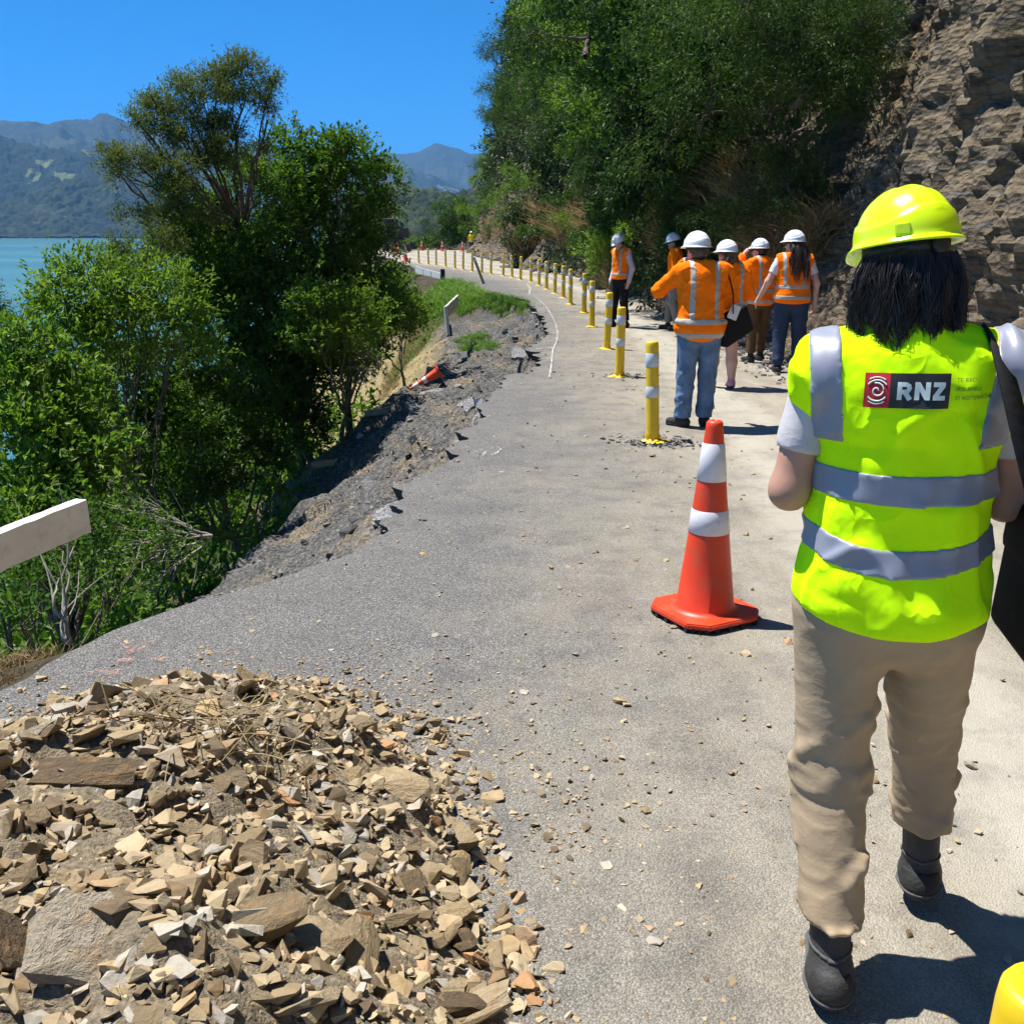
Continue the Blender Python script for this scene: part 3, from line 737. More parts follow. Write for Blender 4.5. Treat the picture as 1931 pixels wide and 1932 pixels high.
grass('grass_tussock', 'bright green grass sod on the slumped edge below the chalk line', [(898, 580), (915, 562), (950, 552), (985, 563), (1002, 580), (995, 600), (960, 598), (915, 590)], 260, 14, .20, .012, L_grs, 301)
grass('grass_tussock', 'smaller green grass sod lower on the slipped earth', [(862, 650), (875, 640), (915, 645), (938, 660), (920, 668), (872, 668)], 150, 14, .17, .011, L_grs, 302)
grass('verge_grass', 'long green grass on the verge behind the tilted white rail', [(815, 560), (840, 535), (860, 520), (890, 515), (896, 535), (880, 560), (850, 585), (800, 625), (790, 610)], 620, 12, .30, .022, L_grs, 303, .12)
grass('dry_slope_grass', 'dry tan grass on the slope below the slumped road edge', [(795, 590), (820, 560), (800, 545), (790, 580), (770, 650), (745, 700), (715, 760), (740, 745), (790, 675), (830, 620)], 700, 10, .16, .012, L_dry, 304, .1)
grass('dry_slope_grass', 'thin green grass fringe along the lower side of the dry slope', [(800, 620), (838, 600), (825, 640), (780, 690), (745, 735), (735, 735), (770, 670)], 260, 10, .16, .012, L_grs, 305, .1)
grass('dry_roadside_grass', 'orange dry grass at the corner of the road by the white rail', [(0, 1300), (0, 1250), (60, 1225), (130, 1205), (150, 1215), (70, 1262)], 170, 9, .08, .005, L_dry, 306, .05)
grass('roadside_weeds', 'green weeds on the road corner beside the bare dead trunk', [(160, 1195), (190, 1165), (230, 1150), (215, 1170), (180, 1190)], 60, 14, .11, .012, L_grs, 307, .04)
0 and grass('far_verge_grass', 'pale roadside grass below the dark bush at the bend', [(790, 470), (800, 462), (850, 466), (848, 474), (800, 474)], 10, 10, .3, .03, L_grs, 308, .2)
grass('verge_grass', 'green grass between the tilted white rail and the cracked road', [(848, 575), (862, 556), (900, 547), (912, 556), (895, 585), (868, 600)], 330, 12, .22, .016, L_grs, 313, .1)
grass('roadside_weeds', 'low green weeds along the foot of the slip by the road corner', [(215, 1168), (300, 1145), (330, 1110), (250, 1125)], 120, 10, .14, .016, L_grs, 309, .06)

# ---- growth on the cliff
def cliff_pt(y, h, out=0.0):
    i = int(np.clip(np.searchsorted(cyv, y), 1, len(cyv) - 1)); j = int(np.clip(np.searchsorted(hv, h), 1, len(hv) - 1))
    p = CLIFF_V[i, j].copy(); p[0] -= nrm[i, 0] * out; p[1] -= nrm[i, 1] * out
    return p, nrm[i]
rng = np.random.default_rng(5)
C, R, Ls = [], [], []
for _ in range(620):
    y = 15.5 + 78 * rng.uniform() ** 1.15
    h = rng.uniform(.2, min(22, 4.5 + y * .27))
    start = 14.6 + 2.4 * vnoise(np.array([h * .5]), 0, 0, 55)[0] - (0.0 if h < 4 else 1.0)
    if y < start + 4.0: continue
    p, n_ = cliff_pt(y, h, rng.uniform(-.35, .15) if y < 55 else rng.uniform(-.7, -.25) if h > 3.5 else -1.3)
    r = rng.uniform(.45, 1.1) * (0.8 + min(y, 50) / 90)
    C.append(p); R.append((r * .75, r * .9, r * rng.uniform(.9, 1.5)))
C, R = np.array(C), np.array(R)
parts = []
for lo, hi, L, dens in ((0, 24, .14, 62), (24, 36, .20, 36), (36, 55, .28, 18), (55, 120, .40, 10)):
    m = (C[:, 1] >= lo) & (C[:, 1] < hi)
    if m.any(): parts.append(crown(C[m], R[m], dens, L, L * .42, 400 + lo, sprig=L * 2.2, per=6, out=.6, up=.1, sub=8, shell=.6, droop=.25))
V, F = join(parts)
L_scr = leaf_mat('shade_toned_scrub_leaf', [(0.0, (0.010, 0.022, 0.008)), (0.6, (0.022, 0.043, 0.012)), (1.0, (0.045, 0.07, 0.02))], 0.22, 0.5, 0.3)  # scrub colour darkened to carry deep shade, so outer shrubs read as lit
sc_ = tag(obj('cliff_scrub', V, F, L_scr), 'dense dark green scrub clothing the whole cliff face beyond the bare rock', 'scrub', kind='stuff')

L_clf = leaf_mat('cliff_leaf', [(0.0, (0.018, 0.040, 0.011)), (0.5, (0.048, 0.090, 0.021)), (0.85, (0.095, 0.150, 0.036)), (1.0, (0.16, 0.19, 0.06))], 0.28, 0.55, 0.15)  # both cliff shrub leaf colours lowered, deep shade put into them
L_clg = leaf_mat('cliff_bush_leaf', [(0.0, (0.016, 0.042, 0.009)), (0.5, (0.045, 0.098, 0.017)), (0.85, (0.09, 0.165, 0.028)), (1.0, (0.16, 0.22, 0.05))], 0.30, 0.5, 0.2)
def proto(kind, seed):
    class _rg:
        g = np.random.default_rng(seed)
        def normal(s, size): return np.clip(s.g.normal(size=size), -1.5, 1.5)
        def uniform(s, *a): return s.g.uniform(*a)
    rg = _rg()
    if kind == 'feather':     # drooping feathery shrub
        c = rg.normal(size=(13, 3)) * (.85, .85, .7); r = rg.uniform(.22, .40, (13, 1)) * np.array([[1, 1, .75]])
        V, F = crown(c, r, 620, .095, .021, seed, sprig=.42, per=12, out=.5, up=.0, sub=9, shell=.5, droop=.35)
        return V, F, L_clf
    if kind == 'curtain':     # vines hanging down
        c = np.stack([rg.normal(size=12) * .45, rg.normal(size=12) * .3, np.linspace(.9, -1.7, 12)], -1); r = rg.uniform(.30, .5, (12, 1)) * np.array([[1, .8, 1.2]])
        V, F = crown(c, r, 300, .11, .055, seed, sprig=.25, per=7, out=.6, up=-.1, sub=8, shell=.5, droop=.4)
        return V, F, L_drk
    if kind == 'round':
        c = rg.normal(size=(12, 3)) * (.75, .75, .6); r = rg.uniform(.28, .46, (12, 1)) * np.array([[1, 1, .8]])
        V, F = crown(c, r, 330, .12, .055, seed, sprig=.25, per=7, out=.7, up=.3, sub=8, shell=.5)
        return V, F, L_clg
    if kind == 'bright':
        c = rg.normal(size=(11, 3)) * (.7, .7, .6); r = rg.uniform(.26, .44, (11, 1)) * np.array([[1, 1, .9]])
        V, F = crown(c, r, 350, .10, .042, seed, sprig=.25, per=7, out=.7, up=.2, sub=8, shell=.5, droop=.2)
        return V, F, L_brt
    if kind == 'tussock':
        pts = np.concatenate([rg.normal(size=(40, 2)) * .25, rg.uniform(-.3, .5, (40, 1))], 1)
        V, F = tufts(pts, 30, .7, .022, seed, .08, .55)
        return V, F, L_dry
PROTO = {}
for k, sds in (('feather', (61, 62, 63)), ('curtain', (64, 65)), ('round', (66, 67, 68)), ('bright', (69, 70)), ('tussock', (71, 72))):
    PROTO[k] = []
    for sd in sds:
        V, F, m_ = proto(k, sd)
        me = new_mesh(k + '_foliage', V, F); me.materials.append(m_)
        PROTO[k].append(me)
        if k != 'tussock':
            Vl, Fl = limbs((0.7, 0, -.7), np.random.default_rng(sd).normal(size=(6, 3)) * .5, np.full((6, 3), .4), sd, .045, 2)
            ml = new_mesh(k + '_stem', Vl, Fl, True); ml.materials.append(bark); PROTO[k].append(ml)
SHRUBS = []
def shrub(kind, i, loc, rz, sc, label, group, cat='shrub', name=None):
    e = empty(name or {'feather': 'hanging_kanuka', 'curtain': 'hanging_vine', 'round': 'cliff_shrub', 'bright': 'cliff_shrub', 'tussock': 'dry_tussock'}[kind], loc, rz)
    e.scale = (sc,) * 3
    tag(e, label, cat, group)
    SHRUBS.append(e)
    lst = PROTO[kind]
    if kind == 'tussock': link('blades', lst[i % len(lst)], None, e)
    else:
        k = (i % (len(lst) // 2)) * 2
        link('crown', lst[k], None, e); link('stem', lst[k + 1], None, e)
    return e
rng = np.random.default_rng(17)
def along(y): return 'near the bare rock' if y < 20 else 'above the near walkers' if y < 27 else 'above the lone man' if y < 36 else 'halfway along' if y < 55 else 'at the far nose'
for q in range(150):
    y = 15.0 + 77 * rng.uniform() ** 1.35
    hmax = min(21, 4.2 + y * .26); h = rng.uniform(.8, hmax)
    if y < 19.5 and h < 4.2: y = rng.uniform(19.5, 28)
    k = rng.choice(['feather', 'feather', 'feather', 'curtain', 'round', 'round', 'bright'])
    p, n_ = cliff_pt(y, h, rng.uniform(.3, 1.0) if y < 52 else rng.uniform(-.5, .1) if h > 4 else -1.4)
    lab = {'feather': 'feathery olive shrub', 'curtain': 'dark leafy vine curtain', 'round': 'rounded dark green bush', 'bright': 'light green bush'}[k]
    lv = 'low' if h < hmax * .35 else 'high' if h > hmax * .7 else 'midway up'
    lab = f'{lab} {lv} on the cliff {along(y)}'
    shrub(k, int(rng.integers(0, 9)), p, math.atan2(n_[1], n_[0]) + rng.normal() * .4, rng.uniform(.55, 1.0) * (.75 + min(y, 45) / 75), lab, 'growth hanging on the cliff')
# big crowns that lean out and shade the wall beneath them
for q in range(36):
    y = 18.5 + 66 * rng.uniform() ** 1.2; hmax = min(20, 3.6 + y * .25); h = rng.uniform(.45, 1.0) * hmax
    k = ['feather', 'round', 'curtain', 'feather', 'bright'][q % 5]
    p, n_ = cliff_pt(y, h, rng.uniform(1.0, 1.8) if y < 42 else rng.uniform(-.6, .1) if h > 6 else -1.6)
    kn = {'feather': 'feathery olive crown', 'round': 'dark leafy crown', 'curtain': 'long leafy curtain', 'bright': 'light green crown'}[k]
    shrub(k, q, p, rng.uniform(0, 6), rng.uniform(.9, 1.25) * (.8 + min(y, 42) / 80), f'big {kn} leaning out of the cliff {along(y)}', 'big crowns leaning out of the cliff')
# big overhanging growth seen against the rock and the sky
for q, (u, v, y, k, s_) in enumerate([(1430, 60, 13.6, 'feather', 1.0), (1480, 110, 13.4, 'feather', .85), (1400, 150, 14.2, 'feather', 1.0), (1490, 190, 14, 'feather', .45), (1550, 30, 13, 'feather', .6),
        (1440, 240, 14.4, 'feather', .6), (1340, 60, 15.5, 'round', 1.1), (1610, 10, 12.4, 'feather', .4), (1250, 40, 17, 'round', 1.3), (1180, 20, 20, 'feather', 1.4), (1060, 60, 32, 'round', 2.0),
        (985, 90, 55, 'round', 2.2), (960, 140, 62, 'feather', 2.3), (945, 190, 68, 'round', 1.9), (935, 250, 74, 'feather', 1.9), (918, 310, 80, 'curtain', 1.9), (915, 360, 80, 'round', 1.7),
        (1120, 150, 24, 'bright', 1.2), (1290, 130, 16.2, 'bright', .9), (1220, 180, 18, 'curtain', 1.1), (1095, 330, 27, 'curtain', 1.2), (1500, 330, 14, 'feather', .4), (1450, 380, 14.4, 'feather', .7), (1490, 420, 14.4, 'feather', .35)]):
    kn = {'feather': 'feathery olive branch', 'round': 'dark leafy bush', 'curtain': 'hanging leafy curtain', 'bright': 'light green leafy spray'}[k]
    wh = 'beside the bare rock' if u > 1520 else 'over the near walkers' if u > 1300 else 'over the lone man' if u > 1100 else 'on the skyline of the cliff'
    ht = 'at the picture top' if v < 75 else 'high up' if v < 170 else 'at middle height' if v < 300 else 'low down'
    shrub(k, q, P(u + (0 if u > 1100 else 45), v, y * (1.13 if u > 1100 else 1.0)), q * 1.1, s_ * (.95 if u > 1100 else .62), f'large {kn} {wh} {ht}', 'overhanging growth on the cliff')
for q in range(34):
    y = 15.5 + 60 * rng.uniform() ** 1.3; h = rng.uniform(.3, 2.6)
    p, n_ = cliff_pt(y, h, .15 if y < 50 else -.9)
    shrub('tussock', q, p, q * 1.7, rng.uniform(.7, 1.2) * (.8 + y / 90), 'dry straw-coloured tussock at the cliff foot', 'dry tussocks along the cliff foot', 'tussock')
# bushes at the bend
for q, (u, v, y, k, s_, lab) in enumerate([(840, 415, 101, 'round', 4.0, 'large dark round bush at the bend behind the road cones'), (815, 440, 102, 'feather', 2.6, 'olive bush on the left flank of the large dark bush'),
        (875, 420, 99, 'round', 3.0, 'dark bush between the large bush and the far worker'), (900, 405, 97, 'bright', 2.6, 'light green bush behind the far worker at the cliff nose'), (925, 440, 96, 'bright', 2.0, 'low light green bush beside the far worker'),
        (778, 458, 112, 'bright', 1.8, 'low bright shrub behind the excavator'), (760, 452, 116, 'round', 2.0, 'small dark shrub right of the excavator cab'), (850, 392, 104, 'feather', 2.2, 'feathery treetop above the large dark bush')]):
    shrub(k, q, P(u, v + 8, y), q, s_ * .52, lab, 'bushes at the bend', 'bush', 'roadside_bush')

# look-alikes are told apart by their order seen from the road
_o1 = ['first', 'second', 'third', 'fourth', 'fifth', 'sixth', 'seventh', 'eighth', 'ninth']
_o2 = {10: 'tenth', 11: 'eleventh', 12: 'twelfth', 13: 'thirteenth', 14: 'fourteenth', 15: 'fifteenth', 16: 'sixteenth', 17: 'seventeenth', 18: 'eighteenth', 19: 'nineteenth', 20: 'twentieth', 30: 'thirtieth'}
def ordinal(n): return _o1[n - 1] if n < 10 else _o2[n] if n in _o2 else ('twenty-' if n < 30 else 'thirty-') + _o1[n % 10 - 1]
_by = {}
for e in SHRUBS: _by.setdefault(e['label'], []).append(e)
for lab, es in _by.items():
    if len(es) > 1:
        for k, e in enumerate(sorted(es, key=lambda e: e.location.x / e.location.y)):
            e['label'] = f"{lab}, {ordinal(k + 1)} from left"
# ------------------------------------------------------------------ rubble pile
def stone_mesh(seed, flat=0.5, n=16):
    rg = np.random.default_rng(seed)
    d = unit(rg.normal(size=(n, 3)))
    p = np.sign(d) * np.abs(d) ** rg.uniform(.45, .75) * np.array([1.0, rg.uniform(.5, .9), rg.uniform(flat * .7, flat * 1.3)])
    bm = bmesh.new()
    for q in p: bm.verts.new(q)
    r = bmesh.ops.convex_hull(bm, input=bm.verts)
    bmesh.ops.delete(bm, geom=list(set(e for e in r['geom_interior'] + r['geom_unused'] if isinstance(e, bmesh.types.BMVert))), context='VERTS')
    bmesh.ops.dissolve_limit(bm, angle_limit=0.22, verts=bm.verts, edges=bm.edges)
    bmesh.ops.triangulate(bm, faces=bm.faces)
    if n > 12:
        bmesh.ops.subdivide_edges(bm, edges=[e for e in bm.edges if e.calc_length() > .55], cuts=1); bmesh.ops.triangulate(bm, faces=bm.faces)
        co = np.array([v.co[:] for v in bm.verts]); k = 1 + .10 * vnoise(co[:, 0] * 2.5, co[:, 1] * 2.5, co[:, 2] * 6, seed) + .05 * vnoise(co[:, 0] * 7, co[:, 1] * 7, co[:, 2] * 9, seed + 1)
        for v, q in zip(bm.verts, k): v.co *= float(q)
    me = bpy.data.meshes.new('rock'); bm.to_mesh(me); bm.free()
    return me
def mesh_arrays(me):
    V = np.zeros(len(me.vertices) * 3, np.float32); me.vertices.foreach_get('co', V)
    F = np.array([tuple(p.vertices) for p in me.polygons])
    return V.reshape(-1, 3).astype(float), F
def rot_mats(rng, n, tilt):
    yaw = rng.uniform(0, 2 * math.pi, n); tl = np.abs(rng.normal(size=n)) * tilt; ax = rng.uniform(0, 2 * math.pi, n)
    k = np.stack([np.cos(ax), np.sin(ax), np.zeros(n)], -1)
    c, s_ = np.cos(tl), np.sin(tl)
    K = np.zeros((n, 3, 3)); K[:, 0, 1] = -k[:, 2]; K[:, 0, 2] = k[:, 1]; K[:, 1, 0] = k[:, 2]; K[:, 1, 2] = -k[:, 0]; K[:, 2, 0] = -k[:, 1]; K[:, 2, 1] = k[:, 0]
    T = np.eye(3) + s_[:, None, None] * K + (1 - c)[:, None, None] * (K @ K)
    Z = np.zeros((n, 3, 3)); Z[:, 0, 0] = np.cos(yaw); Z[:, 0, 1] = -np.sin(yaw); Z[:, 1, 0] = np.sin(yaw); Z[:, 1, 1] = np.cos(yaw); Z[:, 2, 2] = 1
    return T @ Z
STONES = [stone_mesh(900 + i, f, 18) for i, f in enumerate([.20, .24, .28, .32, .36, .40, .44, .48, .22, .30, .38, .46])]
SARR = [mesh_arrays(stone_mesh(950 + i, f, 12)) for i, f in enumerate([.22, .27, .32, .38, .44, .5, .30, .36])]
for _m in [m for m in bpy.data.meshes if m.name.startswith('rock') and m not in STONES]: bpy.data.meshes.remove(_m)
def scatter_stones(pos, size, rng, tilt=.6):
    parts = []
    kind = rng.integers(0, len(SARR), len(pos)); M = rot_mats(rng, len(pos), tilt)
    for k in range(len(SARR)):
        i = np.nonzero(kind == k)[0]
        if not len(i): continue
        V, F = SARR[k]
        W_ = np.einsum('nij,vj->nvi', M[i], V) * size[i][:, None, None] + pos[i][:, None]
        parts.append((W_.reshape(-1, 3), (F[None] + (np.arange(len(i)) * len(V))[:, None, None]).reshape(-1, 3)))
    return join(parts)
def rock_mat(name, stops, island=True, band=True):
    s = NT(name); co = s.coord()
    if island: f = s.n('NewGeometry').outputs['Random Per Island']
    else: f = s.n('ObjectInfo').outputs['Random']
    c = s.ramp(f, stops)
    if band:
        st = s.noise(s.coord(scale=(1, 1, 3.2)), 3.2 if not island else 26, 5, 0.72, 0.3)
        c = s.mix(0.40, c, s.mix(1.0, c, s.ramp(st, [(0.3, 0.45), (0.5, 0.95), (0.7, 1.3)]), 'MULTIPLY'))
        c = s.mix(s.ramp(s.noise(co, 2.6 if not island else 9, 4, .6), [(0.54, 0.0), (0.70, 0.6)]), c, (0.32, 0.19, 0.085))
        s.bump(st, 0.7, 0.05 if not island else 0.006)
    s.set(Base_Color=c, Roughness=0.88); s.b.inputs['Specular IOR Level'].default_value = 0.3
    return s.m
TANS = [(0.0, (0.11, 0.078, 0.046)), (0.14, (0.21, 0.155, 0.09)), (0.38, (0.34, 0.26, 0.155)), (0.56, (0.43, 0.345, 0.22)), (0.74, (0.39, 0.285, 0.15)), (0.86, (0.31, 0.285, 0.24)), (0.95, (0.47, 0.42, 0.335)), (1.0, (0.38, 0.20, 0.085))]
GREYS = [(0.0, (0.05, 0.05, 0.05)), (0.4, (0.12, 0.118, 0.115)), (0.75, (0.21, 0.205, 0.195)), (1.0, (0.32, 0.30, 0.26))]
m_rock = rock_mat('schist_rock', TANS, False); m_rubble = rock_mat('loose_rubble', TANS, True); m_grit = rock_mat('grey_grit', GREYS, True, False)
m_soil = plain('pile_soil', (0.20, 0.16, 0.105), 0.95, 0.6, 60, 1.0, 140)
def pile_h(x, y):
    cx, cy_ = x + 1.02 + 0.10 * (y - 2), y - 1.9
    r = np.sqrt((cx / 1.12) ** 2 + (np.where(cy_ > 0, cy_ / 1.48, cy_ / 1.9)) ** 2)
    ang = np.arctan2(cy_, cx)
    r = r * (1 + 0.08 * np.sin(3 * ang + 1) + 0.06 * vnoise(x * 1.7, y * 1.7, 0, 61))
    h = 0.51 * np.clip(1 - r ** 1.8, 0, 1) * (1 + 0.32 * fbm(x * 1.6, y * 1.6, 0, 62, 3)) + 0.07 * smooth(1.15, .75, r) * np.clip(fbm(x * 4, y * 4, 0, 63, 3), -.3, 1)
    return np.where(r < 1.2, h, -0.05), r
pile = empty('rubble_pile', (-1.0, 1.9, 0)); tag(pile, 'heap of broken tan schist rubble on the road in the foreground', 'rubble pile')
gx = np.linspace(-2.6, 0.5, 125); gy = np.linspace(-.2, 3.7, 150); GX, GY = np.meshgrid(gx, gy, indexing='ij')
hz_, _r = pile_h(GX, GY)
hz_ = np.maximum(hz_ + 0.012 * vnoise(GX * 16, GY * 16, 0, 64), -0.05) + np.where(_r > 1.0, -0.03, 0)
org = np.array([-1.0, 1.9, 0])
obj('soil', np.stack([GX, GY, hz_], -1).reshape(-1, 3) - org, grid_faces(len(gx), len(gy)), m_soil, pile, True)
rng = np.random.default_rng(77)
def pile_points(n, rmax=1.02):
    x, y = rng.uniform(-2.55, .5, n * 5), rng.uniform(0.3, 3.6, n * 5)
    h, r = pile_h(x, y); k = np.nonzero(r < rmax)[0][:n]
    return np.stack([x[k], y[k], h[k]], -1)
pp = pile_points(286, 1.0)
sz = np.clip(rng.lognormal(-3.25, .42, len(pp)), .024, .085)
near = (pp[:, 1] < 2.6)
sz = sz * np.where(near, 1.05, .85)
big = [(-1.42, 2.95, .085, 4), (-.98, 2.05, .10, 0), (-.32, 1.72, .09, 6), (-1.55, 2.42, .085, 2), (-1.62, 1.75, .07, 7), (-1.35, 1.42, .06, 5), (-.50, 1.66, .085, 10), (-.12, 1.75, .065, 3), (-1.60, 2.1, .07, 1),
       (-1.08, 3.05, .06, 4), (-.68, 3.05, .07, 8), (-1.2, 1.75, .08, 2), (-1.5, 1.5, .06, 9), (-.15, 2.3, .06, 6)]
Ms = rot_mats(rng, len(pp) + len(big), .45)
for i in range(len(pp) + len(big)):
    if i < len(pp): x, y, h = pp[i]; s_ = sz[i]; k = int(rng.integers(0, len(STONES)))
    else:
        x, y, s_, k = big[i - len(pp)]; h = float(pile_h(np.array([x]), np.array([y]))[0][0])
    o = bpy.data.objects.new('rock', STONES[k]); COL.objects.link(o); o.parent = pile
    if not STONES[k].materials: STONES[k].materials.append(m_rock)
    asp = rng.uniform(.75, 1.35)
    M = Matrix(Ms[i].tolist()).to_4x4(); M.translation = Vector((x - org[0], y - org[1], h + s_ * .18))
    s_ *= 1.08
    o.matrix_local = M @ Matrix.Diagonal((s_ * asp, s_ / asp, s_ * rng.uniform(.7, 1.15), 1))
n = 14000
ps = pile_points(n, 1.12)
ss = np.clip(rng.lognormal(-4.30, .52, n), .005, .045) * np.clip(1.25 - .12 * ps[:, 1], .7, 1.2)
ps[:, 2] += ss * .2
V, F = scatter_stones(ps - org, ss, rng, .8)
tag(obj('loose_rubble', V, F, m_rubble, pile), kind='stuff')
# stones spilled round the pile and along the road
n = 3600
ang = rng.uniform(0, 2 * math.pi, n); rr = 1.0 + np.abs(rng.normal(size=n)) * .20
x = -1.02 + np.cos(ang) * 1.15 * rr; y = 1.95 + np.sin(ang) * 1.5 * rr
keep = (x > edge_x(y) + .05) & (x < 1.2)
sp = np.stack([x, y, np.zeros(n)], -1)[keep]; s1 = np.clip(rng.lognormal(-5.1, .5, len(sp)), .003, .022)
n = 3200
y2 = 1.2 + 24 * rng.uniform(size=n) ** 1.9; c0 = rng.choice([0, 1, 2], n, p=[.45, .25, .3])
x2 = np.where(c0 == 0, lane_x(y2) + rng.normal(size=n) * .55 - .15, np.where(c0 == 1, edge_x(y2) + np.abs(rng.normal(size=n)) * .45, rng.uniform(-2, 4.4, n)))
k2 = x2 > edge_x(y2) + .04
sp2 = np.stack([x2, y2, np.zeros(n)], -1)[k2]; s2 = np.clip(rng.lognormal(-5.0, .55, len(sp2)), .003, .03)
sp_, s_ = np.concatenate([sp, sp2]), np.concatenate([s1, s2]); sp_[:, 2] += s_ * .25
V, F = scatter_stones(sp_, s_, rng, .4)
tag(obj('scattered_gravel', V, F, m_rubble), 'loose stones scattered over the road surface', 'gravel', kind='stuff')
# crushed slate along the cliff foot and on the slip
n = 4600
y = 5.5 + 22 * rng.uniform(size=n) ** 1.1; x = cliff_x(y) - .1 - np.abs(rng.normal(size=n)) * .42 - .3 * smooth(8, 12, y) * (1 - smooth(15, 20, y)) * rng.uniform(0, 2.2, n)
s_ = np.clip(rng.lognormal(-3.7, .5, n), .012, .10)
V, F = scatter_stones(np.stack([x, y, s_ * .25 + .10 * np.clip(1 - (cliff_x(y) - x) / 1.4, 0, 1)], -1), s_, rng, .5)
tag(obj('cliff_scree', V, F, m_grit), 'grey crushed slate along the foot of the cliff', 'scree', kind='stuff')
n = 4200
y = 4.9 + 20 * rng.uniform(size=n); x = edge_x(y) - .02 - 3.4 * rng.uniform(size=n) ** 1.3
s_ = np.clip(rng.lognormal(-4.15, .55, n), .008, .09)
V, F = scatter_stones(np.stack([x, y, ground_z(x, y) + s_ * .2], -1), s_, rng, .7)
tag(obj('slip_debris', V, F, m_grit), 'dark broken stones and earth lumps over the slip face', 'debris', kind='stuff')
# straw on the pile
pts = []
rg = np.random.default_rng(12)
for q in range(90):
    c = np.array([-.78, 2.45, 0]) + np.r_[rg.normal(size=2) * (.16, .13), 0]; c[2] = float(pile_h(c[:1], c[1:2])[0][0]) + .02
    d = rg.normal(size=3) * (.12, .10, .05); e = c + d; e[2] = max(e[2], float(pile_h(e[:1], e[1:2])[0][0]) + .01)
    m_ = (c + e) / 2 + np.array([0, 0, rg.uniform(.0, .07)])
    pts.append(tube(bez(c, m_, e, 5), .0016, 3))
V, F = join(pts); tag(obj('straw_tuft', V, F, L_dry), 'tuft of dry straw and roots caught in the rubble heap', 'straw', kind='stuff')

# ------------------------------------------------------------------ yellow posts
m_yel = plain('yellow_plastic', (0.78, 0.52, 0.012), 0.42, 0.06, 5, 0, dirt=(0.42, 0.32, 0.12), dirt_amt=.5)
m_tape = plain('reflective_tape', (0.60, 0.62, 0.65), 0.35, 0.08, 30, 0, spec=.6, dirt=(0.35, 0.33, 0.3), dirt_amt=.45)
def post(seed, crumple=0.0):
    rg = np.random.default_rng(seed); e = empty('bollard_post', (0, 0, 0))
    prof = [(.030, .82), (.044, .825), (.050, .815), (.052, .79), (.053, .55), (.053, .32), (.053, .16), (.055, .11), (.048 + .004 * crumple, .08), (.060, .045), (.050, .03), (.075, .014), (.10, .008)]
    prof = [(.0005, .822)] + prof
    V, F = lathe(prof[::-1], 24, True)
    if crumple:
        z = V[:, 2]; a = np.arctan2(V[:, 1], V[:, 0]); w = np.clip(1 - z / .16, 0, 1)
        V[:, :2] *= (1 + w * .16 * crumple * np.sin(a * 5 + seed + z * 50))[:, None]; V[:, 2] += w * .012 * crumple * np.sin(a * 7)
    obj('tube', V, F, m_yel, e, True)
    for z0, z1 in ((.62, .73), (.37, .46)):
        V, F = lathe([(.0535, z0), (.0548, z0 + .002), (.0548, z1 - .002), (.0535, z1)], 24, False)
        obj('reflective_band', V, F, m_tape, e, True)
    a = np.linspace(0, 2 * math.pi, 15, endpoint=False); r = .12 + .03 * rg.normal(size=15) * max(crumple, .3)
    r2 = np.stack([np.cos(a) * r, np.sin(a) * r], -1)
    V = np.concatenate([np.c_[r2, np.full(15, .003)], np.c_[r2 * .8, np.full(15, .014)], [[0, 0, .016]]])
    F = [(i, (i + 1) % 15, 15 + (i + 1) % 15, 15 + i) for i in range(15)] + [(15 + i, 15 + (i + 1) % 15, 30) for i in range(15)]
    obj('base_foot', V, F, m_yel, e, False)
    return e
posts_crop = [(1890, 1310), (1800, 1115), (1695, 960), (1640, 860), (1545, 800), (1495, 755), (1435, 725), (1378, 695), (1325, 668), (1268, 645), (1195, 628), (1137, 612), (1074, 600), (988, 590), (925, 582), (857, 572), (793, 560), (736, 550), (672, 538), (604, 528), (550, 521), (483, 514)]
K = W / 2047.0
post_px = [(1231, 833)] + [((700 + x / 3.511) * K, (380 + y / 3.511) * K) for x, y in posts_crop]
pA, pB = post(1, 1.0), post(2, .2)
ordw = ['first', 'second', 'third', 'fourth', 'fifth', 'sixth', 'seventh', 'eighth', 'ninth', 'tenth', 'eleventh', 'twelfth', 'thirteenth', 'fourteenth', 'fifteenth', 'sixteenth', 'seventeenth', 'eighteenth', 'nineteenth', 'twentieth', 'twenty-first', 'twenty-second', 'twenty-third']
rg = np.random.default_rng(3)
for i, (u, v) in enumerate(post_px):
    src = pA if i in (0, 1, 4) else pB
    o = src if i == 0 else (pB if i == 2 else copy_tree(src))
    g = G(u, v)
    o.location = (g[0], g[1], 0); o.rotation_euler = (rg.normal() * .015, rg.normal() * .015 + (-.02 if i == 0 else 0), rg.uniform(0, 6))
    if i == 11: o.rotation_euler[1] = -.10
    lab = 'yellow flexible post with crumpled foot standing left of the jeans man' if i == 0 else f'yellow flexible post, {ordw[i]} in the row counted from the standing cone'
    tag(o, lab, 'post', 'yellow posts along the middle of the road')
o = copy_tree(pB); q = P(1918, 1752, .99); o.location = (q[0] + .02, .99, 0)
tag(o, 'yellow post top cut off by the lower right corner of the picture', 'post', 'yellow posts along the middle of the road')
# pebbles heaped round the nearest posts
for (u, v), nn in ((post_px[0], 260), (post_px[1], 120)):
    g = G(u, v); a = rg.uniform(0, 6.28, nn); r = np.abs(rg.normal(size=nn)) * .12 + .07
    s_ = np.clip(rg.lognormal(-4.3, .5, nn), .006, .04)
    V, F = scatter_stones(np.stack([g[0] + np.cos(a) * r * 1.4 + .05, g[1] + np.sin(a) * r, s_ * .3], -1), s_, rg, .5)
    tag(obj('pebble_heap', V, F, m_grit), 'small stones heaped round the foot of a yellow post', 'pebbles', kind='stuff')

